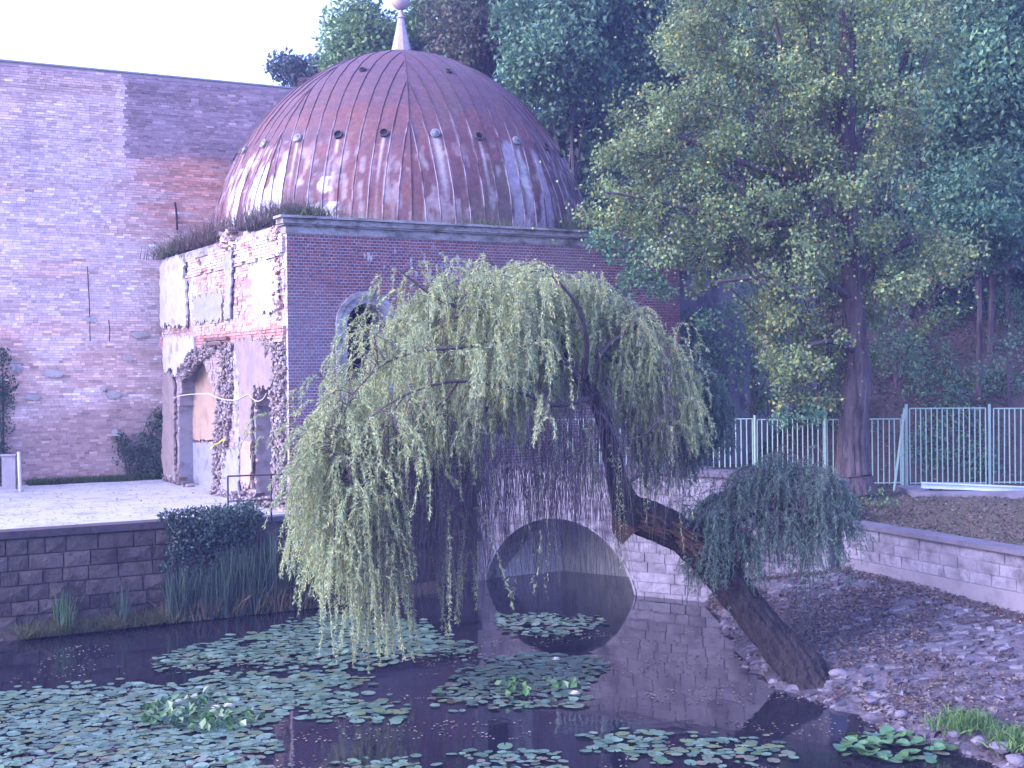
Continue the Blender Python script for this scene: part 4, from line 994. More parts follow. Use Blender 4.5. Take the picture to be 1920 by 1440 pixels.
def bgtree(label, px, py, w, h, d, cols, ncl=34, leaf=.22, per=260, group='trees on the wooded hill behind', name='broadleaf_tree', depth=None, rad=(.9, 1.6)):
    c = P(px, py, d); rx = w / 2 * d / FOC; rz = h / 2 * d / FOC; ry = depth or min(rx, 3.5)
    zb_ = hz(c.x, c.y)
    root = empty(name, (c.x, c.y, zb_), label, 'tree', group)
    cs = []; rd = []
    for i in range(ncl):
        v = rng.normal(0, 1, 3); v /= np.linalg.norm(v); s_ = rng.random() ** .4
        cs.append([c.x + v[0] * rx * s_ * .9, c.y + v[1] * ry * s_, c.z + v[2] * rz * s_ * .9]); rd.append(rng.uniform(*rad) * min(1, rx / 2.2))
    top = Vector((c.x, c.y, c.z + rz * .3)); base = Vector((c.x + rng.uniform(-.4, .4), c.y, zb_ - .5)); mid = base.lerp(top, .5) + Vector((rng.uniform(-.4, .4), 0, 0))
    V, F = tube([tuple(q) for q in spline([tuple(base), tuple(mid), tuple(top)], 4)], list(np.linspace(.12, .04, 9)), 7); mesh('trunk', V, F, M['bark'], root)
    m = MB()
    for q in cs[:14]:
        t = rng.uniform(.45, .95); s0 = base.lerp(top, t); e = Vector(q); m.tube([s0, s0.lerp(e, .5) + Vector((0, 0, .3)), e], [.07, .045, .015], 4, False)
    m.out('limb', M['bark'], root)['kind'] = 'stuff'
    L = clumps(cs, rd, per); leaves(L, leaf, leaf * .55, lcolors(len(L), cols, pos=L), root, 'crown', M['leaf'])
    return root
BT = [
 ('small hazy blue-green tree peeping over the tall wall beside the chimney', 566, 150, 110, 100, 62, HAZY, 22, .26),
 ('bright green tree rising against the sky just left of the dome finial', 690, 105, 170, 200, 56, BRIGHT, 40, .24),
 ('green treetop directly behind the dome finial', 790, 70, 110, 200, 57, BRIGHT, 30, .24),
 ('russet-tinged tree right of the dome finial', 890, 60, 190, 260, 53, RUSSET, 46, .22),
 ('large teal-green tree above the right shoulder of the dome', 1060, 90, 240, 330, 50, TEAL, 70, .22),
 ('yellowish green tree between the russet and teal crowns', 980, 20, 160, 200, 56, BRIGHT, 30, .22),
 ('teal-green tree behind the yellowing tree top', 1210, 60, 220, 330, 51, TEAL, 54, .22),
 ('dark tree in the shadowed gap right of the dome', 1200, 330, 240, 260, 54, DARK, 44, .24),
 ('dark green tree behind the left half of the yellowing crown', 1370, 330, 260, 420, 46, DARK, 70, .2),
 ('dark tree high on the slope behind the yellowing crown', 1450, 60, 280, 340, 50, TEAL, 60, .22),
 ('tall bluish tree at the upper right, nearest the frame edge', 1850, 150, 260, 460, 42, TEAL, 90, .2),
 ('bluish tree behind the thick trunk at upper right', 1690, 120, 240, 460, 45, TEAL, 76, .2),
 ('drooping blue-green tree at the right edge above the leafy slope', 1830, 400, 230, 220, 40, TEAL, 40, .18),
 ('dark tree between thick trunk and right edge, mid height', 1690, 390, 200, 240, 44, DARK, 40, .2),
 ('dark green tree on the crest at far right', 1960, 330, 200, 500, 46, DARK, 50, .22),
]
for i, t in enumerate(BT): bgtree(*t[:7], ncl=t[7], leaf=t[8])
# far wood that closes the gaps on the crest
fw = []; fr_ = []
for i in range(170):
    x = rng.uniform(2, 48); y = rng.uniform(52, 74); fw.append((x, y, hz(x, y) + rng.uniform(0, 7))); fr_.append(rng.uniform(1.6, 2.8))
for i in range(16):
    x = rng.uniform(-4, 3); y = rng.uniform(60, 72); fw.append((x, y, hz(x, y) + rng.uniform(0, 6))); fr_.append(rng.uniform(1.5, 2.4))
for i in range(60):
    x = rng.uniform(-1, 11); y = rng.uniform(54, 62); fw.append((x, y, rng.uniform(9, 18.5))); fr_.append(rng.uniform(1.3, 2.0))
L = clumps(fw, fr_, 80); o = leaves(L, .42, .26, lcolors(len(L), DARK, pos=L), None, 'woodland', M['leaf'])
def shrub(name, label, specs, cols, per=700, leaf=.10, cat='shrub', group=None, flat=.9, stems=True, wdf=.6, mat='leaf'):
    c = specs[0]; root = empty(name, (c[0], c[1], min(s_[2] - s_[3] for s_ in specs)), label, cat, group)
    cs = [s_[:3] for s_ in specs]; rd = [s_[3] for s_ in specs]
    L = clumps(cs, rd, per, flat); leaves(L, leaf, leaf * wdf, lcolors(len(L), cols, pos=L), root, 'foliage', M[mat])
    if stems:
        m = MB(); b_ = root.location
        for q in cs: m.tube([b_, Vector(b_).lerp(Vector(q), .6) + Vector((0, 0, .1)), q], [.03, .02, .008], 4, False)
        m.out('stem', M['twig'], root)['kind'] = 'stuff'
    return root
def sp(px, py, d, r_): q = P(px, py, d); return (q.x, q.y, q.z, r_)
shrub('shrub', 'dark bushy shrub between the brick building corner and the stained wall', [sp(1310,640,38.2,1.0), sp(1290,700,37.8,1.0), sp(1350,680,38,1.0), sp(1340,740,37.5,.8), sp(1290,610,38,.6)], DARK + TEAL, 420, .13, group='shrubs at the hill foot')
shrub('shrub', 'mid green shrub in front of the stained grey wall', [sp(1420,640,38.6,1.0), sp(1470,600,38.8,1.0), sp(1440,700,38.2,.9), sp(1500,660,38.4,.9), sp(1400,590,38.8,.7)], TEAL, 420, .13, group='shrubs at the hill foot')
shrub('shrub', 'bright green low shrub just above the fence, left of the thick trunk', [sp(1440,752,38.8,.55), sp(1475,735,39,.5), sp(1420,765,38.6,.4)], [(.07,.16,.03),(.10,.20,.04),(.05,.11,.03)], 700, .10, group='shrubs at the hill foot')
shrub('shrub', 'yellow-green spray of leaves on the slope right of the thick trunk', [sp(1745,600,40.0,.35), sp(1780,590,40.2,.35), sp(1725,625,39.8,.3)], [(.12,.20,.04),(.09,.16,.04)], 600, .10, group='shrubs at the hill foot')
shrub('shrub', 'dark undergrowth right of the thick trunk behind the fence', [sp(1680,660,38.6,.8), sp(1720,690,38.6,.6), sp(1660,610,39.2,.8), sp(1700,560,41,.8)], DARK + TEAL, 420, .12, group='shrubs at the hill foot')
shrub('shrub', 'low dark bush on the leafy slope at the right edge', [sp(1890,650,39.5,.7), sp(1850,700,39,.5), sp(1900,560,42,.8), sp(1800,740,38,.4)], DARK + TEAL, 420, .12, group='shrubs at the hill foot')
lg = spline([(*P(1790,470,40.5), .16), (*P(1815,490,40.8), .17), (*P(1850,505,41), .18), (*P(1890,500,41.2), .20), (*P(1940,480,41.5), .22)], 5)
V, F = tube([tuple(q[:3]) for q in lg], [q[3] for q in lg], 9, wob=.12); o = mesh('fallen_trunk', V, F, M['bark'], smooth=True); setp(o, 'curved fallen trunk lying on the leafy slope at the right edge', 'log')
for k_, (x0, y0, x1, y1, d_, lab) in enumerate([(1412,760,1395,560,38.6,'slim bare sapling stem leaning left before the stained grey wall'), (1890,560,1868,250,42,'slender dark sapling at the right edge, upright above the slope'), (1722,500,1728,200,42.5,'slender dark sapling stem right of the thick trunk')]):
    a = P(x0, y0, d_); b_ = P(x1, y1, d_); V, F = tube([a - Vector((0, 0, .6)), a.lerp(b_, .5) + Vector((.12, 0, 0)), b_], [.09, .07, .04], 6); sroot = empty('sapling', a, lab, 'sapling', 'saplings on the slope'); mesh('trunk', V, F, M['bark'], sroot)
    L = clumps([tuple(b_ + Vector((.1, 0, .2))), tuple(b_ + Vector((-.4, 0, -.3))), tuple(b_ + Vector((.3, .2, .7)))], [.5, .45, .5], 420); leaves(L, .13, .08, lcolors(len(L), TEAL), sroot, 'crown', M['leaf'])
# ivy by the tall wall, on the left edge, on the pond wall
def wsp(pl, px, py, r_, out=.2): u_, z_ = pl.uz(px, py); q = pl.w(u_, z_, out); return (q.x, q.y, q.z, r_)
shrub('ivy_bush', 'dark ivy bush in the corner between tall wall and ruined building', [wsp(GRW,240,860,.55), wsp(GRW,262,840,.6), wsp(GRW,285,820,.55), wsp(GRW,292,790,.4), wsp(GRW,298,775,.25), wsp(GRW,270,880,.6), wsp(GRW,295,870,.6), wsp(GRW,228,835,.35), wsp(GRW,222,820,.25)], DARK + [(.03,.07,.03)], 1500, .085, 'bush')
shrub('climbing_ivy', 'dark ivy climbing the tall wall at the left edge of view', [wsp(GRW,2,680,.35), wsp(GRW,4,720,.45), wsp(GRW,-2,760,.5), wsp(GRW,6,740,.4), wsp(GRW,-5,800,.5), wsp(GRW,0,850,.4), wsp(GRW,-5,890,.5), wsp(GRW,4,660,.22), wsp(GRW,-30,730,.7), wsp(GRW,-30,850,.7), wsp(GRW,-30,650,.4)], DARK + [(.03,.07,.03)], 1500, .085, 'ivy')
shrub('trailing_ivy', 'blue-green ivy heaped over the right end of the pond wall', [wsp(RET,322+i*10,988-i*2+(i%3)*18,.30,.22) for i in range(16)] + [wsp(RET,318+i*12,1030+(i%3)*18,.24,.2) for i in range(14)] + [wsp(RET,455,965,.30,.05), wsp(RET,475,975,.3,.0), wsp(RET,430,962,.22,-.1)] + [wsp(RET,310+i*14,968-i*1.5,.2,.05) for i in range(12)] + [wsp(RET,308+i*17,1060+(i%3)*14,.17,.2) for i in range(10)], [(.05,.095,.078),(.07,.12,.095),(.035,.07,.06),(.09,.135,.12)], 2000, .085, 'ivy')
# strip of grass along the tall wall foot
def grass(name, label, base, hgt, cols, lean=.3, wd=.012, cat='grass', kind='stuff', group=None, single=True, parent=None, segs=3, mat='leaf', bend=.5):
    n = len(base); h_ = hgt * rng.uniform(.5, 1.15, n); an = rng.uniform(0, 2 * np.pi, n); ln = rng.normal(0, lean, n)
    dx = np.cos(an) * ln; dy = np.sin(an) * ln; V = []; 
    pa = rng.uniform(0, np.pi, n); bx = np.cos(pa) * wd; by = np.sin(pa) * wd; rows = []
    for k in range(segs + 1):
        t = k / segs; ox = dx * h_ * (t + bend * t * t); oy = dy * h_ * (t + bend * t * t); oz = h_ * (t - .25 * np.abs(ln) * t * t); wv = (1 - t) ** .7 + .04
        rows.append(np.stack([base[:, 0] + ox - bx * wv, base[:, 1] + oy - by * wv, base[:, 2] + oz], 1)); rows.append(np.stack([base[:, 0] + ox + bx * wv, base[:, 1] + oy + by * wv, base[:, 2] + oz], 1))
    V = np.stack(rows, 1).reshape(-1, 3); q = []
    for k in range(segs): q.append((2 * k, 2 * k + 1, 2 * k + 3, 2 * k + 2))
    F = (np.arange(n)[:, None, None] * (2 * (segs + 1)) + np.array(q)[None]).reshape(-1, 4); C = np.repeat(cols, 2 * (segs + 1), 0)
    o = mesh(name, V, F, M[mat], parent, C=C)
    if kind: o['kind'] = kind
    if label and parent is None: setp(o, label, cat, group)
    return o
def onplane(pl, n, u0, u1, o0, o1, z): u_ = rng.uniform(u0, u1, n); o_ = rng.uniform(o0, o1, n); return np.stack([pl.o.x + pl.a.x * u_ + pl.n.x * o_, pl.o.y + pl.a.y * u_ + pl.n.y * o_, np.full(n, z)], 1)
ua, ub = GRW.uz(50, 900)[0], GRW.uz(306, 890)[0]
b_ = onplane(GRW, 5200, ua, ub, .05, .5, TER - .02); grass('verge_grass', None, b_, .24, lcolors(len(b_), [(.07,.13,.03),(.05,.09,.03),(.10,.13,.05)]), .5)
# weeds on the ruined wall top and dome foot
def weed(label, pts, h_, cols, n=900, cat='weeds', spread=.35, group='weeds on the wall tops'):
    base = np.concatenate([np.stack([rng.normal(p[0], spread, n // len(pts)), rng.normal(p[1], spread * .5, n // len(pts)), np.full(n // len(pts), p[2])], 1) for p in pts])
    o = grass('weed_clump', label, base, h_, lcolors(len(base), cols), .7, .009, cat, None, group, bend=.3)
    return o
wl = lambda px, py, out=-.3: LEF.w(*(lambda q: (q[0], q[1]))(lp(px, py)), out)
weed('olive weeds crowning the far left end of the ruined wall', [wl(310,486), wl(322,480), wl(335,474), wl(345,470)], .55, [(.08,.09,.04),(.11,.10,.05),(.06,.07,.04)], 1600)
weed('purplish brown weeds along the ruined wall top, left of the dome', [wl(352,468), wl(370,462), wl(390,455), wl(408,448), wl(418,444)], .65, [(.10,.07,.07),(.13,.09,.08),(.08,.08,.05)], 1500)
weed('tall dry weeds at the dome foot above the ruined wall', [wl(450,432), wl(475,425), wl(500,415), wl(520,410)], .62, [(.12,.09,.10),(.15,.11,.12),(.09,.10,.06)], 1500)
weed('green weeds on the cornice at the building corner', [FAC.w(.5, CORN, -.2), FAC.w(.8, CORN, -.2)], .40, [(.08,.11,.05),(.11,.12,.06)], 500)
weed('thin weeds on the cornice near the middle of the facade', [FAC.w(5.2, CORN, -.05), FAC.w(5.8, CORN, -.05)], .22, [(.08,.11,.05),(.11,.12,.06)], 260)
weed('bushy weeds on the right end of the cornice', [FAC.w(8.4, CORN, -.2), FAC.w(9.0, CORN, -.3), FAC.w(9.8, CORN, -.3), FAC.w(10.8, CORN, -.3)], .55, [(.05,.09,.05),(.08,.10,.05)], 1200)
shrub('wall_creeper', 'small leafy creeper on the ruined wall beside the facade corner', [wsp(LEF,505,636,.28,.1), wsp(LEF,520,645,.25,.1), wsp(LEF,512,655,.2,.1)], [(.05,.10,.05),(.08,.13,.07)], 900, .06, 'creeper')

# reeds and waterside plants on a muddy ledge before the pond wall
def ledge(u, w):
    uu = 1.0 + (RLEN + 4.5 - 1.0) * u; wid = .75 + .45 * fbm(uu, s=210, sc=.8) ; o_ = -.05 + (wid + .05) * w
    pl = RET; over = np.maximum(0, uu - RLEN); x = pl.o.x + pl.a.x * uu + pl.n.x * o_ ; y = pl.o.y + pl.a.y * uu + pl.n.y * o_
    z = .16 - .5 * w ** 3 + (fbm(x, y, sc=2, s=212) - .5) * .12
    return np.stack([x, y, z], 1)
g, _ = grid_surface('mud_ledge', ledge, 120, 14, M['earth'])
REED = [(.06,.10,.08),(.08,.125,.095),(.045,.08,.065)]; STRAW = [(.32,.24,.15),(.26,.19,.12),(.20,.14,.10)]
def reeds(label, px0, px1, n, h_, straw, cols=REED, o0=.1, o1=.9):
    u0_, u1_ = RET.uz(px0, 1150)[0], RET.uz(px1, 1150)[0]; b_ = onplane(RET, n, u0_, u1_, o0, o1, .02)
    q = RET.w((u0_ + u1_) / 2, 0, .5); root = empty('reed_clump', (q.x, q.y, 0), label, 'reeds', 'reeds along the pond wall')
    c0_ = lcolors(n, cols); grass('reed_blades', None, b_, h_, c0_, .13, .016, parent=root, segs=4)
    k = int(n * straw); b2 = onplane(RET, k, u0_, u1_, o0, o1, .02); grass('dry_stalks', None, b2, h_ * .42, lcolors(k, STRAW), .4, .013, parent=root, segs=3)
reeds('tall blue-green reeds below the ivy on the pond wall', 300, 400, 700, 1.15, .9)
reeds('dense tall reeds in front of the terrace corner', 400, 480, 760, 1.5, .9)
reeds('tall reeds right of the terrace corner, brown at the foot', 485, 560, 700, 1.75, .9)
reeds('shorter straw-coloured reeds beside the hanging willow strands', 560, 640, 460, 1.3, 1.2)
reeds('small upright tuft of reeds at the middle of the pond wall', 210, 226, 60, .9, .3)
reeds('lone leaning reed plant near the left of the pond wall', 95, 120, 80, .95, .2, [(.05,.11,.05),(.07,.14,.06)])
b_ = onplane(RET, 3200, RET.uz(20, 1200)[0], RET.uz(320, 1180)[0], .1, 1.0, .05); grass('bank_grass', None, b_, .28, lcolors(len(b_), [(.06,.09,.04),(.09,.11,.05),(.13,.11,.06)]), .9)

# ------------------------------------------------------------------ thick broadleaf tree with yellowing crown
PD = 33.3
pt = empty('yellowing_tree', (P(1605, 935, PD).x, PD, 2.0), 'tall yellowing broadleaf tree with thick furrowed trunk before the fence', 'tree')
tr = [(1612,975,PD,.70),(1606,925,PD,.56),(1600,870,PD,.45),(1600,800,PD,.42),(1606,740,PD,.40),(1608,660,PD,.30),(1603,580,PD,.27),(1597,500,PD,.28),(1588,420,PD,.30),(1582,330,PD,.34),(1580,240,PD,.35),(1584,150,PD,.30),(1590,40,PD,.24),(1600,-120,PD,.16)]
pp = [(*P(a, b_, d), r_) for a, b_, d, r_ in tr]; sm = spline(pp, 5)
sm2 = spline(pp, 12); V, F = bark_tube([tuple(q[:3]) for q in sm2], [q[3] * .9 for q in sm2], 56, .30, 5.0, 401); mesh('trunk', V, F, M['bark'], pt, smooth=False)
def limb(ptsr, par, mat, n=8, wob=.1, name='limb'):
    s_ = spline([(*P(a, b_, d), r_) for a, b_, d, r_ in ptsr], 5); V, F = tube([tuple(q[:3]) for q in s_], [q[3] for q in s_], n, wob=wob); return mesh(name, V, F, mat, par, smooth=True)
LB = [[(1582,450,PD,.16),(1540,440,33.0,.12),(1500,415,32.6,.10),(1480,390,32.4,.07)],
 [(1585,240,PD,.18),(1540,200,33,.13),(1490,170,32.5,.10),(1470,110,32.2,.06),(1450,20,32,.04)],
 [(1590,300,PD,.16),(1640,220,33.6,.12),(1690,130,33.8,.09),(1720,20,34,.06)],
 [(1600,540,PD,.13),(1660,480,33.4,.10),(1740,440,33.4,.09),(1790,470,33.2,.05)],
 [(1600,560,PD,.10),(1510,520,32.4,.08),(1420,520,31.9,.06),(1340,530,31.6,.03)],
 [(1582,350,PD,.15),(1480,330,32.2,.10),(1380,300,31.6,.07),(1260,250,31.4,.04)],
 [(1582,390,PD,.13),(1450,420,32,.09),(1330,400,31.4,.06),(1200,370,31.2,.04),(1130,360,31,.02)],
 [(1606,660,PD,.10),(1560,640,32.4,.07),(1510,650,32,.04)]]
for l in LB: limb(l, pt, M['bark'])
# crown clumps inside the seen outline, spread in depth
POLY = [(1240,-80),(1232,60),(1265,150),(1165,195),(1135,270),(1100,330),(1095,400),(1130,440),(1210,455),(1250,500),(1300,555),(1390,560),(1420,620),(1450,700),(1485,750),(1560,770),(1585,700),(1640,700),(1660,560),(1800,520),(1815,470),(1740,430),(1705,330),(1740,200),(1800,80),(1800,-80)]
def inpoly(x, y, poly):
    c = False; j = len(poly) - 1
    for i in range(len(poly)):
        xi, yi = poly[i]; xj, yj = poly[j]
        if (yi > y) != (yj > y) and x < (xj - xi) * (y - yi) / (yj - yi) + xi: c = not c
        j = i
    return c
cs = []; rd = []
while len(cs) < 460:
    x, y = rng.uniform(1090, 1820), rng.uniform(-80, 780)
    if not inpoly(x, y, POLY): continue
    if 1555 < x < 1625 and (235 < y < 310 or 520 < y < 800) and rng.random() < .8: continue
    if x > 1640 and y < 420 and rng.random() < .45: continue
    if 1300 < x < 1530 and 480 < y < 620 and rng.random() < .5: continue
    rr = rng.uniform(.26, .56)
    if y < 150: rr *= 1.1
    d = PD + rng.uniform(-2.6, 1.6) * (1 if y < 560 else .5)
    if 1550 < x < 1640 and rng.random() < .45: d = PD + abs(d - PD) * .8 + .5
    cs.append(tuple(P(x, y, d))); rd.append(rr)
L = clumps(cs, rd, 840, .85); L = np.concatenate([L, np.array(cs)[rng.integers(0, len(cs), 9000)] + rng.normal(0, .55, (9000, 3))])
YG = [(.17,.26,.10),(.22,.29,.10),(.13,.21,.10),(.38,.37,.10),(.26,.24,.11),(.10,.17,.10)]
leaves(L, .098, .075, lcolors(len(L), YG, [.29,.22,.28,.05,.04,.12], pos=L), pt, 'crown', M['leaf'])
for _ in range(60):
    x_ = rng.uniform(1430, 1660); y_ = rng.uniform(540, 770)
    if 1555 < x_ < 1650: continue
    cs.append(tuple(P(x_, y_, rng.uniform(32.0, 34.0)))); rd.append(rng.uniform(.25, .45))
L = clumps(cs[-50:], rd[-50:], 640, .85); leaves(L, .098, .075, lcolors(len(L), YG, pos=L), pt, 'crown', M['leaf'])
cs2 = [tuple(P(x, y, d)) for x, y, d in [(1150,470,32),(1190,495,31.8),(1220,520,31.7),(1180,530,31.7),(1240,545,31.8),(1160,560,31.6),(1120,450,31.9),(1210,460,32),(1250,480,32),(1330,600,33),(1520,780,32.6),(1470,790,32.6)]]
L = clumps(cs2, [.42] * len(cs2), 800, .8); leaves(L, .12, .08, lcolors(len(L), TEAL), pt, 'crown', M['leaf'])
m = MB()
for q in cs[::2]:
    e = Vector(q); s0 = Vector(sm[rng.integers(10, len(sm) - 3)][:3]); s0 = e.lerp(s0, .35); m.tube([s0, s0.lerp(e, .5) + Vector((0, 0, .15)), e], [.022, .016, .006], 4, False)
m.out('twigs', M['bark'], pt)['kind'] = 'stuff'
# undergrowth at its foot
shrub('shrub', 'low leafy undergrowth at the foot of the thick tree trunk', [sp(1640,935,31.5,.35), sp(1665,950,31.2,.3), sp(1610,945,31.2,.3)], TEAL + BRIGHT, 700, .08, 'shrub')

# ------------------------------------------------------------------ the leaning willow
WD = 23.2
wt = empty('weeping_willow', tuple(P(1480, 1240, 22.7)), 'leaning weeping willow with a torn trunk, its pale green strands hanging over the pond', 'tree')
TR = [(1545,1340,22.0,.5),(1524,1296,22.2,.44),(1508,1262,22.4,.40),(1480,1232,22.6,.36),(1440,1185,22.8,.33),(1388,1122,23,.33),(1335,1058,23.1,.32),(1280,1008,23.2,.33),(1225,978,23.2,.33),(1180,955,WD,.30),(1158,905,WD,.20),(1146,850,WD,.165),(1134,795,WD,.15),(1112,745,WD,.14),(1085,705,WD,.12)]
sw = spline([(*P(a, b_, d), r_) for a, b_, d, r_ in TR], 6)
sw2 = spline([(*P(a, b_, d), r_ * .92) for a, b_, d, r_ in TR], 14); V, F = bark_tube([tuple(q[:3]) for q in sw2], [q[3] for q in sw2], 52, .34, 6.0, 411); mesh('trunk', V, F, M['willowbark'], wt, smooth=False)
for a_, b_q in (((1480,1232,22.6),(1530,1272,22.2)), ((1490,1230,22.8),(1545,1245,23.0))):
    p_ = P(*a_); q_ = P(*b_q); V, F = tube([p_, p_.lerp(q_, .5) - Vector((0, 0, .05)), q_ - Vector((0, 0, .25))], [.20, .10, .03], 9, wob=.1); mesh('root', V, F, M['willowbark'], wt)
# torn wedge and shredded wood at the break
m = MB(); tw = [P(1200,935,WD-.05), P(1215,985,WD-.1), P(1185,1000,WD-.12), P(1164,1022,WD-.1), P(1150,1000,WD-.08), P(1148,955,WD)]
m.add([p + Vector((0, -.10, 0)) for p in tw] + [p + Vector((0, .22, 0)) for p in tw], [(0,1,2,3,4,5),(11,10,9,8,7,6)] + [(i, i + 6, (i + 1) % 6 + 6, (i + 1) % 6) for i in range(6)])
for i in range(46):
    x = rng.uniform(1190, 1310); y = 965 + (x - 1190) * .42 + rng.uniform(-16, 22); a = P(x, y, 22.9); bq = P(x + rng.uniform(10, 34), y + rng.uniform(4, 26), 22.86); m.tube([a, bq], [.03, .008], 4)
for i in range(14):
    x = rng.uniform(1150, 1200); a = P(x, 985, 23.1); bq = P(x + rng.uniform(-6, 4), 985 + rng.uniform(5, 28), 23.1); m.tube([a, bq], [.035, .006], 4)
m.out('torn_wood', M['torn'], wt)
LIMB = [[(1090,712,WD,.11),(1040,660,23.0,.09),(980,625,22.8,.075),(900,590,22.5,.06),(820,560,22.2,.045),(740,500,22,.02)],
 [(1085,705,WD,.10),(1050,640,23.6,.08),(1010,580,23.9,.06),(960,530,24.2,.04),(900,505,24.4,.02)],
 [(1100,725,WD,.10),(1130,660,23.3,.08),(1180,620,23.4,.06),(1230,600,23.6,.04),(1262,640,23.7,.02)],
 [(1095,715,WD,.09),(1100,640,22.6,.07),(1080,570,22.2,.05),(1040,520,22,.03)],
 [(1110,745,WD,.08),(1040,760,22.4,.06),(960,730,21.8,.05),(860,715,21.4,.04),(760,740,21.2,.03),(670,800,21.2,.015)],
 [(1040,660,23,.07),(960,660,23.8,.05),(860,640,24.4,.04),(760,610,24.7,.03),(660,620,24.8,.015)],
 [(980,625,22.8,.06),(880,650,22,.045),(780,660,21.7,.035),(710,690,21.5,.02),(650,760,21.4,.012),(625,850,21.4,.008)],
 [(760,740,21.2,.03),(700,820,21.6,.02),(640,900,22,.01)],[(900,590,22.5,.04),(820,600,23.4,.03),(730,620,24,.02),(670,700,24.3,.012),(640,800,24.4,.008)],[(860,715,21.4,.03),(800,800,22.5,.02),(730,860,23.2,.012),(680,930,23.4,.008)],
 [(1130,660,23.3,.06),(1180,690,23.8,.045),(1230,700,24.2,.03),(1290,690,24.4,.015)],
 [(1112,750,WD,.05),(1160,815,22.8,.03),(1200,820,22.6,.025),(1235,790,22.5,.012)],
 [(1165,900,WD,.05),(1185,900,23.1,.045),(1205,888,23,.03)],
 [(1050,640,23.6,.05),(1100,560,24.2,.04),(1160,540,24.6,.02)]]
limbpts = []
for l in LIMB:
    limb([(a_, b_q, d_, r_ * .62) for a_, b_q, d_, r_ in l], wt, M['limbbark'], 7); limbpts += [q for q in spline([(*P(a, b_, d), r_) for a, b_, d, r_ in l], 4)[3:]]
limbpts = np.array(limbpts)
X = lambda px, d=WD: (px - CX) / FOC * d
Zp = lambda py, d=WD: EYE - (py - HOR) / FOC * d
TOPE = np.array([(560,930),(582,800),(618,745),(688,695),(738,600),(800,545),(860,512),(950,495),(1050,505),(1130,525),(1200,565),(1250,620),(1290,700),(1340,820)])
BOTE = np.array([(560,1070),(600,1110),(650,1170),(700,1262),(735,1230),(780,1000),(850,960),(900,930),(960,880),(1040,820),(1120,790),(1180,870),(1230,910),(1290,880),(1340,890)])
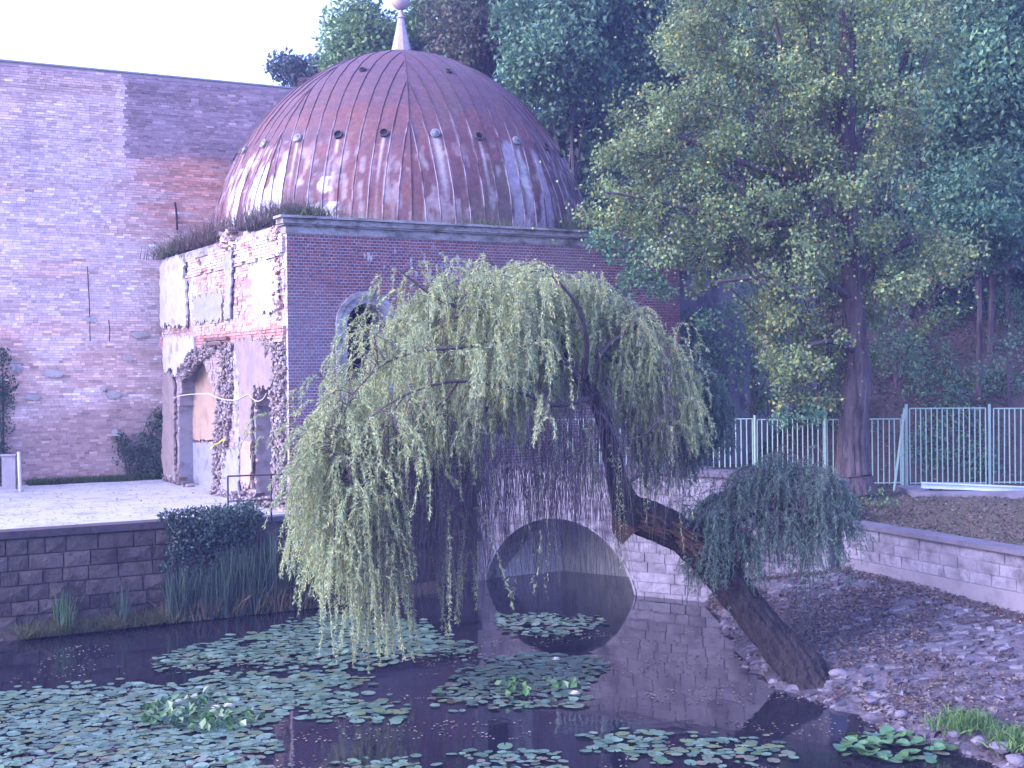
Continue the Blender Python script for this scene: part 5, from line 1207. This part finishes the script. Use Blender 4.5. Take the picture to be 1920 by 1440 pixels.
def strandset(nbr, per, xr, topE, botE, cols, dens, cen, ydepth, parent, bare=None, lleaf=.095, wleaf=.018, twm='ptwig', limbs=None, rmin=.25, leafname='foliage', wts=None, ext=.75, skew=1.0, frontcut=False, wisps=0):
    LC = []; LD = []; tv = MB(); pts_all = []
    stv = []; stf = []; bv = []; bf = []
    def strand(p, vx, vy, length, leafy, thick=.0035):
        nonlocal stv, stf
        seg_ = .09; n = max(3, int(length / seg_)); d = np.array([vx, vy, .30]); q = np.array(p); path = [q.copy()]
        cur = rng.normal(0, .025, 2)
        for i in range(n):
            d = d * .85 + np.array([cur[0], cur[1], -.27]); d[:2] += rng.normal(0, .04, 2); dn = d / np.linalg.norm(d); q = q + dn * seg_
            if q[2] < .03: break
            path.append(q.copy())
        path = np.array(path)
        if len(path) < 2: return
        # ribbon strand (three sided)
        b0_ = len(stv) ; k = 3
        for i, q in enumerate(path[::2] if len(path) > 4 else path):
            t_ = thick * (1 - .6 * i * 2 / max(2, len(path)))
            for j in range(k): an = 2.094 * j; stv.append((q[0] + t_ * math.cos(an), q[1] + t_ * math.sin(an), q[2]))
        nn_ = len(path[::2] if len(path) > 4 else path)
        for i in range(nn_ - 1):
            for j in range(k): a = b0_ + i * k + j; c_ = b0_ + i * k + (j + 1) % k; stf.append((a, c_, c_ + k, a + k))
        if leafy <= 0: return
        m_ = int(len(path) * seg_ * dens * leafy)
        if m_ < 1: return
        t = rng.random(m_) * (len(path) - 1.001); i0 = t.astype(int); f_ = (t - i0)[:, None]; c_ = path[i0] * (1 - f_) + path[i0 + 1] * f_
        dd = path[i0 + 1] - path[i0]; dd /= np.linalg.norm(dd, axis=1, keepdims=True) + 1e-9
        ld = dd + rng.normal(0, .62, (m_, 3)); ld[:, 2] -= .15; ld /= np.linalg.norm(ld, axis=1, keepdims=True)
        LC.append(c_ + ld * lleaf * .45); LD.append(ld)
    for bi in range(nbr):
        x = xr[0] + (xr[1] - xr[0]) * rng.random() ** skew
        yo = rng.normal(0, .42); yo = max(-1, min(1, yo)); y = cen + yo * ydepth
        px = x / WD * FOC + CX
        if frontcut and px > 1030 and y < 23.5: y = 23.3 + (23.3 - y) * .8; yo = (y - cen) / ydepth
        sh = math.sqrt(max(.05, 1 - yo * yo * .6))
        zt = Zp(np.interp(px, topE[:, 0], topE[:, 1])); zb_ = Zp(np.interp(px, botE[:, 0], botE[:, 1])); 
        ztop = zb_ + (zt - zb_) * (.45 + .55 * sh); depth_in = rng.random() ** 1.3 * (ztop - zb_) * .8; tip = np.array([x, y, ztop - depth_in]); isw = bi < wisps
        if isw: tip = np.array([x + rng.normal(0, .45) - .25, y, ztop + rng.uniform(-.2, .14)])
        # start at nearest limb point above or beside
        dl = np.linalg.norm(limbs[:, :3] - tip, axis=1) + rng.random(len(limbs)) * 1.1; s0 = limbs[np.argmin(dl), :3]
        mid = (s0 + tip) / 2 + np.array([0, 0, .12 + .12 * np.linalg.norm(tip - s0)])
        sp_ = spline([s0, mid, tip], 4); tv.tube([tuple(q) for q in sp_], list(np.linspace(.009, .003, len(sp_))), 4, False)
        outd = (tip - s0)[:2]; no = np.linalg.norm(outd) + 1e-6; outd = outd / no
        for k in range(per if not isw else 3):
            t = rng.uniform(.3, 1) ** .7; i = t * (len(sp_) - 1); j = int(min(i, len(sp_) - 2)); q = sp_[j] * (1 - (i - j)) + sp_[j + 1] * (i - j)
            spx = q[0] / WD * FOC + CX; zlow = Zp(np.interp(spx, botE[:, 0], botE[:, 1])) 
            mx = max(.2, q[2] - zlow) if not isw else .55; ln = min(mx, rng.uniform(.35, 1.0) * mx if rng.random() < .12 else rng.uniform(.3, 1.0))
            strand(q, outd[0] * rng.uniform(.1, ext) + rng.normal(0, .28), outd[1] * rng.uniform(.1, ext) + rng.normal(0, .28), max(.25, ln), 1.0)
    if bare:
        for (n, x0, x1, y0, y1, zt0, zt1, zb0, zb1, lf) in bare:
            for i in range(n):
                px = rng.uniform(x0, x1); y = cen + rng.uniform(y0, y1); p = (X(px, y), y, Zp(rng.uniform(zt0, zt1), y)); L_ = p[2] - Zp(rng.uniform(zb0, zb1), y)
                if lf == 0: T_ = (stv, stf); stv, stf = bv, bf
                strand(p, rng.normal(0, .12), rng.normal(0, .1), L_, lf if rng.random() < .5 else 0, .0055)
                if lf == 0: stv, stf = T_
    o = mesh('strand', stv, stf, M[twm], parent); o['kind'] = 'stuff'; tv.out('branchlet', M['twig'], parent)['kind'] = 'stuff'
    if bv: mesh('bare_twig', bv, bf, M['twig'], parent)['kind'] = 'stuff'
    C_ = np.concatenate(LC); D_ = np.concatenate(LD)
    leaves(C_, lleaf, wleaf, lcolors(len(C_), cols, wts, pos=C_, amp=.2), parent, leafname, M['leaf'], dirs=D_, tilt=1, up=.2)
    return len(C_)
WL = [(.36,.43,.22),(.31,.40,.22),(.42,.47,.21),(.23,.32,.19),(.50,.47,.17),(.56,.48,.15)]
n1 = strandset(930, 6, (X(575), X(1320)), TOPE, BOTE, WL, 104, 23.0, 2.5, wt, lleaf=.074, wleaf=.0128, skew=1.25, frontcut=True, wisps=150, limbs=limbpts, wts=[.28,.24,.20,.16,.08,.04],
    bare=[(780, 770, 1130, -1.8, 1.8, 720, 900, 940, 1190, .0), (420, 640, 900, -1.8, 1.6, 760, 900, 1000, 1200, .0), (260, 1000, 1280, -1.4, 1.6, 650, 820, 840, 1060, .0), (60, 1130, 1290, -1, 1.2, 800, 900, 950, 1080, .25),
          (70, 640, 720, -1.6, .2, 880, 1000, 1120, 1262, .9), (40, 690, 735, -1.6, -.2, 1000, 1080, 1200, 1268, 1.0), (26, 825, 895, -1.2, .4, 940, 1040, 1120, 1195, .9), (22, 560, 640, -1.6, .6, 880, 960, 1020, 1120, 1.0), (10, 965, 1035, -1.2, 0, 900, 1000, 1090, 1140, .35), (26, 1020, 1120, -.8, .4, 780, 840, 880, 960, .9)])
# shoots sprouting from the trunk; their blue-green has shade painted in
shoots = np.array([(*P(a, b_, d), .03) for a, b_, d in [(1330,1050,23),(1350,1030,23.1),(1380,1000,23.3),(1400,950,23.4),(1440,900,23.5),(1480,890,23.6),(1520,900,23.6),(1560,930,23.5),(1450,960,23),(1500,960,23),(1540,980,23.1),(1330,980,23.2),(1400,1000,22.8)]])
TOPR = np.array([(1280,985),(1315,935),(1350,945),(1385,880),(1420,885),(1460,838),(1500,860),(1540,850),(1575,900),(1605,955)]); BOTR = np.array([(1280,1050),(1310,1140),(1345,1090),(1385,1165),(1425,1080),(1460,1110),(1495,1150),(1530,1070),(1560,1125),(1605,1020)])
SHADE_LEAF = [(.085,.15,.12),(.11,.18,.13),(.065,.115,.095),(.14,.20,.14)]  # shade put into the leaf colour: darker and bluer than the main crown
limb([(1385,1115,23,.06),(1400,1020,23.2,.05),(1440,940,23.4,.04),(1490,890,23.6,.03),(1550,900,23.6,.015)], wt, M['willowbark'], 6)
limb([(1350,1070,23,.05),(1370,1000,23.1,.04),(1420,960,23.0,.03),(1500,950,23.0,.015)], wt, M['willowbark'], 6)
n2 = strandset(230, 9, (X(1290), X(1602)), TOPR, BOTR, SHADE_LEAF, 62, 23.3, 1.0, wt, limbs=shoots, leafname='shoot_foliage', lleaf=.070, wleaf=.0125, twm='twig', ext=.5, wisps=30,
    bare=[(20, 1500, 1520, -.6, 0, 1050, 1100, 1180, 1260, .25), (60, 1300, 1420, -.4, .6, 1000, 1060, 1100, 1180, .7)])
# back curtain right of the crown; its shade is in the leaf colour
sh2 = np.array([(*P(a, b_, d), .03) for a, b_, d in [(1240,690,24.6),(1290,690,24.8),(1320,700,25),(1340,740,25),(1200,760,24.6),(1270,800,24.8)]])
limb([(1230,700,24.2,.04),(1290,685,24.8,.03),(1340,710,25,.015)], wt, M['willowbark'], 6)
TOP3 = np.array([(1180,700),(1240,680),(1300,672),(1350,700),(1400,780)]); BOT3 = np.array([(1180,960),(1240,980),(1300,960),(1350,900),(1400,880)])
n3 = strandset(150, 9, (X(1200), X(1385)), TOP3, BOT3, SHADE_LEAF, 55, 24.9, .8, wt, limbs=sh2, leafname='back_foliage', lleaf=.08, wleaf=.014, twm='twig', ext=.3)
print('willow leaves', n1, n2, n3)

# ------------------------------------------------------------------ water lilies
def pad_mesh(seed, notch=.25, cup=0.0):
    r_ = random.Random(seed); n = 11; V = [(0, 0, 0)]; F = []
    for i in range(n):
        an = notch / 2 + (2 * math.pi - notch) * i / (n - 1); rr = 1 + r_.uniform(-.06, .06); V.append((rr * math.cos(an), rr * math.sin(an), cup * (1 + .5 * math.sin(2 * an + seed)) + r_.uniform(-.02, .03)))
    for i in range(1, n): F.append((0, i, i + 1))
    me = bpy.data.meshes.new('lily_pad'); me.from_pydata(V, [], F); me.update(); return me
def padmat(name, c):
    m_, nt_, b_ = newmat(name); geo = nt_.nodes.new('ShaderNodeObjectInfo'); r_ = nt_.nodes.new('ShaderNodeValToRGB'); el = r_.color_ramp.elements
    while len(el) < len(c): el.new(.5)
    for i, q in enumerate(c): el[i].position = i / (len(c) - 1); el[i].color = (*q, 1)
    nt_.links.new(geo.outputs['Random'], r_.inputs[0])
    g_ = nt_.nodes.new('ShaderNodeNewGeometry'); n_ = nt_.nodes.new('ShaderNodeTexNoise'); n_.inputs['Scale'].default_value = 9; n_.inputs['Detail'].default_value = 5; nt_.links.new(g_.outputs['Position'], n_.inputs['Vector'])
    mr = nt_.nodes.new('ShaderNodeMapRange'); mr.inputs[1].default_value = .3; mr.inputs[2].default_value = .7; mr.inputs[3].default_value = .65; mr.inputs[4].default_value = 1.3; nt_.links.new(n_.outputs[0], mr.inputs[0])
    mx = nt_.nodes.new('ShaderNodeMix'); mx.data_type = 'RGBA'; mx.blend_type = 'MULTIPLY'; mx.inputs[0].default_value = 1; nt_.links.new(r_.outputs[0], mx.inputs[6]); nt_.links.new(mr.outputs[0], mx.inputs[7])
    nt_.links.new(mx.outputs[2], b_.inputs['Base Color']); b_.inputs['Roughness'].default_value = .28; b_.inputs['Specular IOR Level'].default_value = .6; return m_
PM = padmat('lily_pad_green', [(.08,.15,.105),(.10,.18,.125),(.13,.21,.155),(.055,.11,.08),(.13,.17,.08),(.08,.145,.09),(.14,.13,.09),(.13,.21,.15),(.09,.17,.12),(.12,.20,.15)])
PG = padmat('lily_pad_fresh', [(.05,.12,.045),(.07,.15,.055),(.04,.09,.04)])
PMs = [pad_mesh(i) for i in range(5)]; PMf = [pad_mesh(i + 9, cup=.22) for i in range(3)]
for me in PMs: me.materials.append(PM)
for me in PMf: me.materials.append(PG)
def poly_area_pts(pxpoly, sp_):
    W = [PZ(*q, 0) for q in pxpoly]; xs = [w.x for w in W]; ys = [w.y for w in W]; poly = [(w.x, w.y) for w in W]; out = []
    y = min(ys)
    while y < max(ys):
        x = min(xs) + rng.uniform(0, sp_)
        while x < max(xs):
            qx, qy = x + rng.normal(0, sp_ * .36), y + rng.normal(0, sp_ * .36)
            if inpoly(qx + rng.normal(0, .16), qy + rng.normal(0, .30), poly): out.append((qx, qy))
            x += sp_
        y += sp_ * .86
    return out
def lilies(label, polys, sp_, fresh=.06, rr=(.10, .17), gapn=.26, seed=0):
    pts = []
    for pl_ in polys: pts += poly_area_pts(pl_, sp_)
    a = np.array(pts); f = fbm(a[:, 0], a[:, 1], sc=1.3, s=300 + seed); a = a[f > gapn]
    a = a[np.argsort(a[:, 1])]
    c = a.mean(0); root = empty('water_lily_patch', (c[0], c[1], 0), label, 'water lilies', 'water lily patches on the pond')
    for i, (x, y) in enumerate(a[:300]):
        fr = rng.random() < fresh; me = random.choice(PMf if fr else PMs); o = bpy.data.objects.new('lily_pad', me); COL.objects.link(o)
        r_ = rng.uniform(*rr) * .9; o.location = (x, y, .012 + rng.uniform(0, .02) + (.03 if fr else 0)); o.rotation_euler = (rng.normal(0, .08) + (.35 if fr and rng.random() < .4 else 0), rng.normal(0, .08), rng.uniform(0, 6.28)); o.scale = (r_, r_ * rng.uniform(.85, 1), r_); adopt(o, root)
    rest = a[300:]
    if len(rest):
        V = []; F = []
        for x, y in rest:
            r_ = rng.uniform(*rr); rt = rng.uniform(0, 6.28); b0_ = len(V); z = .012 + rng.uniform(0, .02); V.append((x, y, z)); tx, ty = rng.normal(0, .05, 2)
            for k in range(9): an = rt + .15 + 5.98 * k / 8; cx_, cy_ = math.cos(an) * r_, math.sin(an) * r_ * .95; V.append((x + cx_, y + cy_, z + cx_ * tx + cy_ * ty))
            F += [(b0_, b0_ + k, b0_ + k + 1) for k in range(1, 9)]
        me_o = mesh('lily_pads', V, F, PMstuff, root, C=np.repeat(pal(len(rest), [(.08,.15,.105),(.10,.18,.125),(.13,.21,.155),(.055,.11,.08),(.11,.15,.07),(.08,.145,.09)]), 10, 0)); me_o['kind'] = 'stuff'
    return root
PMstuff = M['pad']
lilies('long lily patch between reeds and hanging willow, farthest left', [[(278,1240),(380,1215),(470,1195),(560,1165),(660,1145),(760,1165),(860,1205),(905,1222),(760,1236),(640,1258),(560,1250),(480,1248),(330,1258)]], .135, .05, (.055,.125), seed=1)
lilies('huge lily carpet filling the lower left of the pond, with white flowers', [[(-40,1305),(160,1290),(300,1292),(420,1268),(540,1255),(700,1275),(640,1310),(770,1325),(765,1345),(640,1352),(530,1322),(480,1356),(540,1400),(480,1425),(560,1460),(-60,1470)]], .138, .06, (.055,.13), gapn=.24, seed=2)
lilies('oval lily patch below the arch reflection with two white flowers', [[(800,1315),(860,1270),(920,1235),(1060,1225),(1140,1240),(1110,1270),(1100,1310),(1050,1330),(960,1325),(890,1330)]], .13, .05, (.05,.12), gapn=.24, seed=3)
lilies('small lily patch floating inside the arch reflection', [[(922,1165),(960,1152),(1050,1156),(1120,1160),(1133,1178),(1080,1192),(960,1188)]], .13, .02, (.05,.12), gapn=.24, seed=4)
lilies('ragged lily patch at the bottom edge, right of centre', [[(1080,1385),(1180,1368),(1300,1385),(1440,1392),(1490,1412),(1400,1435),(1290,1440),(1200,1425),(1090,1405)], [(860,1415),(1000,1400),(1060,1430),(1040,1480),(820,1490)], [(620,1430),(760,1420),(800,1480),(600,1490)], [(1080,1450),(1300,1450),(1400,1500),(1080,1500)]], .145, .06, (.05,.12), gapn=.27, seed=5)
lilies('bright green lily patch close to the stony right bank', [[(1560,1395),(1600,1378),(1700,1382),(1780,1398),(1760,1410),(1720,1430),(1600,1428)]], .15, .75, (.09, .14), gapn=.30, seed=6)
# flowers
def flower(px, py, label, s_=.11):
    c = PZ(px, py, .06); V = []; F = []
    for ring, (n, el, ln) in enumerate([(9, .25, 1.0), (8, .65, .85), (6, 1.1, .65)]):
        for i in range(n):
            an = 6.283 * i / n + ring * .3; d = Vector((math.cos(an) * math.cos(el), math.sin(an) * math.cos(el), math.sin(el))) * s_ * ln; t = Vector((-math.sin(an), math.cos(an), 0)) * s_ * .2
            b0_ = len(V); V += [c, c + d * .55 + t, c + d, c + d * .55 - t]; F.append((b0_, b0_ + 1, b0_ + 2, b0_ + 3))
    root = mesh('water_lily_flower', V, F, M['petal'], C=np.tile([.78,.80,.70], (len(V), 1))); setp(root, label, 'flower', 'white water lily flowers')
flower(318, 1335, 'open white water lily at the left of four on the big carpet'); flower(335, 1316, 'white water lily standing highest on the big carpet', .08)
flower(404, 1328, 'pale white lily bloom near the right of the big carpet group', .09); flower(427, 1325, 'rightmost white lily bloom of the big carpet group')
flower(1042, 1238, 'white lily bloom just below the arch reflection'); flower(1077, 1302, 'white lily bloom at the right edge of the oval patch')
# raised leaves round the four blooms
cs = [PZ(x, y, .12) for x, y in [(290,1335),(310,1345),(345,1340),(360,1325),(380,1340),(400,1345),(440,1340),(450,1350),(300,1320),(370,1308),(390,1352),(330,1350),(955,1280),(975,1275),(1050,1278),(965,1292)]]
L = np.concatenate([np.array(c) + rng.normal(0, 1, (16, 3)) * (.16, .22, .04) for c in cs]); L[:, 2] = np.maximum(L[:, 2], .05)
leaves(L, .15, .12, lcolors(len(L), [(.05,.13,.04),(.04,.09,.05),(.08,.17,.05)]), None, 'raised_lily_leaves', M['pad'], up=1.5, tilt=.7)
# drifting dead leaves on the water
b_ = np.stack([rng.uniform(-9, 6.5, 9000), rng.uniform(16, 30, 9000), np.full(9000, .012)], 1); f = fbm(b_[:, 0], b_[:, 1] * 2.2, sc=.7, s=330); b_ = b_[(f > .57) & (b_[:, 1] < 27)][:3600]
d = rng.normal(0, 1, (len(b_), 3)); d[:, 2] *= .05; leaves(b_, .055, .035, lcolors(len(b_), [(.20,.15,.11),(.30,.26,.20),(.12,.10,.08)]), None, 'floating_leaves', M['litter'], dirs=d, tilt=.1, up=2)

# ------------------------------------------------------------------ stones and litter on the bank
def rock_mesh(seed, flat=.6):
    import bmesh
    bm = bmesh.new(); bmesh.ops.create_icosphere(bm, subdivisions=2, radius=1); r_ = np.random.default_rng(seed)
    ax = r_.normal(0, 1, (7, 3)); ax /= np.linalg.norm(ax, axis=1, keepdims=True); cut = r_.uniform(.55, .9, 7)
    for v in bm.verts:
        p = np.array(v.co)
        for a, c in zip(ax, cut):
            dd = p @ a
            if dd > c: p = p - a * (dd - c) * .9
        p[2] *= flat; v.co = p
    me = bpy.data.meshes.new('stone'); bm.to_mesh(me); bm.free(); return me
SM = surf('pale_field_stone', [(.07,.062,.08),(.14,.13,.155),(.10,.09,.115)], 5, bstr=.7, bscale=20, rnd=.25); WM_ = surf('white_stone', [(.28,.27,.28),(.38,.37,.38)], 5)
rocks = [rock_mesh(i) for i in range(6)]
for me in rocks: me.materials.append(SM)
def bank_z(x, y):
    d = (BANKV[:, 0] - x) ** 2 + (BANKV[:, 1] - y) ** 2; return float(BANKV[np.argmin(d), 2])
def on_bank(px, py):
    z = .4
    for _ in range(4): q = PZ(px, py, z); z = bank_z(q.x, q.y)
    return PZ(px, py, z)
def rock(px, py, s_, label, group=None, white=False, k=0):
    q = on_bank(px, py); me = rocks[k % 6]
    if white: me = me.copy(); me.materials.clear(); me.materials.append(WM_)
    o = bpy.data.objects.new('stone', me); COL.objects.link(o); o.location = (q.x, q.y, q.z - s_ * .05); o.scale = (s_ * .85, s_ * .7, s_ * .7); o.rotation_euler = (0, 0, k * 1.3); setp(o, label, 'stone', group)
rock(1792, 1153, .11, 'small white stone alone on the upper right bank', white=True, k=1)
rock(1572, 1262, .2, 'pale flat stone just right of the willow foot', k=2)
for i, (x, y, s_, l) in enumerate([(1632,1312,.13,'left cobble of the row near the waterline'),(1656,1318,.16,'round middle cobble of the row near the waterline'),(1672,1328,.15,'right cobble of the row near the waterline'),(1690,1338,.15,'sunken grey cobble just right of the cobble row'),(1585,1222,.14,'small pale stone above the flat stone by the willow foot'),(1875,1400,.2,'light stone at the lower right corner'),(1900,1375,.2,'upper light stone at the right edge'),(1790,1376,.12,'small pale stone beside bright bank weeds'),(1835,1388,.16,'pale stone between the bank weeds and lower corner'),(1905,1425,.2,'lowest pale stone in the right corner'),(1400,1200,.15,'pale stone at the waterline left of the willow trunk'),(1425,1225,.13,'stone half under the willow trunk')]): rock(x, y, s_, l, k=i)
# embedded slabs of the pitched bank
n = 1500; us_ = rng.uniform(.12, .92, n); ws_ = rng.uniform(.16, .93, n); x, y, z = bankxy(us_, ws_)
base = np.array([(-1,-1,-1),(1,-1,-1),(1,1,-1),(-1,1,-1),(-1,-1,1),(1,-1,1),(1,1,1),(-1,1,1)]) * .5
V = base[None] * (1 + rng.normal(0, .18, (n, 8, 3))); s_ = np.stack([rng.uniform(.10, .34, n), rng.uniform(.10, .3, n), rng.uniform(.05, .10, n)], 1); V = V * s_[:, None]
V[:, 4:, :2] *= .75
an = rng.uniform(0, 6.28, n)[:, None]; xx = V[..., 0] * np.cos(an) - V[..., 1] * np.sin(an); yy = V[..., 0] * np.sin(an) + V[..., 1] * np.cos(an); zz = V[..., 2] - yy * .1 - xx * -.12
V = np.stack([xx + x[:, None], yy + y[:, None], zz + z[:, None] - .018], -1).reshape(-1, 3)
o = mesh('bank_stones', V, (np.arange(n)[:, None, None] * 8 + np.array(BOXF)[None]).reshape(-1, 4), M['rubble'], C=np.repeat(pal(n, [(.07,.065,.085),(.105,.10,.12),(.055,.05,.062),(.145,.14,.165)]), 8, 0)); setp(o, kind='stuff')
LIT = [(.085,.055,.05),(.12,.085,.07),(.065,.045,.045),(.17,.135,.11),(.045,.038,.042)]
def litter(name, pts, s_=.07): 
    d = rng.normal(0, 1, (len(pts), 3)); d[:, 2] *= .25; leaves(pts, s_, s_ * .7, lcolors(len(pts), LIT), None, name, M['litter'], dirs=d, tilt=.5, up=1)
n = 30000; us_ = rng.uniform(.0, .95, n); ws_ = .16 + .84 * rng.random(n); x, y, z = bankxy(us_, ws_); f = .65 * fbm(x, y, sc=.65, s=340) + .35 * fbm(x, y, sc=3.2, s=341)
k = (f + .18 * np.exp(-((ws_ - .45) / .25) ** 2) + .25 * (np.abs(ws_ - .93) < .035) > .56); litter('bank_leaf_litter', np.stack([x, y, z + .05], 1)[k], .065)
q = lawnf(rng.random(15000), rng.random(15000) ** 1.2); q[:, 2] += .03; litter('lawn_leaf_litter', q)
x = rng.uniform(4, 22, 26000); y = rng.uniform(37, 52, 26000); z = hill(x, y); f = fbm(x, y, sc=.7, s=350); k = f > .42; litter('slope_leaf_litter', np.stack([x, y, z + .04], 1)[k], .10)
x = rng.uniform(4, 20, 40000); y = rng.uniform(37, 52, 40000); f = fbm(x, y, sc=.45, s=355); k = f > .50; L = np.stack([x, y, hill(x, y) + rng.uniform(0, .4, len(x))], 1)[k]; leaves(L, .16, .07, lcolors(len(L), TEAL + [(.09,.17,.06),(.07,.14,.05)]), None, 'slope_undergrowth', M['leaf'])
n = 1600; q = terr(rng.uniform(.3, .95, n), rng.random(n) * .55); q[:, 2] += .02; d = rng.normal(0, 1, (n, 3)); d[:, 2] *= .1; leaves(q, .08, .05, lcolors(n, [(.20,.17,.16),(.28,.22,.18),(.13,.11,.11)]), None, 'terrace_leaf_litter', M['litter'], dirs=d, tilt=.2, up=1.5)
q = lawnf(rng.random(9000), rng.random(9000)); grass('lawn_grass', None, q, .09, lcolors(len(q), [(.08,.10,.04),(.11,.11,.05),(.06,.08,.04)]), .6, .01, segs=2)
# green weeds low on the right bank
for lab, ps in (('bright green weeds on the bank above the lower right stones', [(1800,1358),(1820,1352),(1840,1362),(1780,1366)]), ('green weed tuft at the right edge of the bank', [(1900,1385),(1915,1395),(1890,1400)])):
    pts = [on_bank(*p_) for p_ in ps]; base = np.concatenate([np.array(p_) + rng.normal(0, 1, (120, 3)) * (.16, .2, .0) for p_ in pts]); grass('weed_clump', lab, base, .2, lcolors(len(base), [(.07,.15,.04),(.10,.19,.05)]), .8, .014, 'weeds', None, 'weeds on the right bank')
tot = sum(len(o.data.loop_triangles) if False else sum(1 for _ in ()) for o in [])
print('objects', len(bpy.data.objects), 'polys', sum(len(o.data.polygons) for o in bpy.data.objects if o.type == 'MESH'))
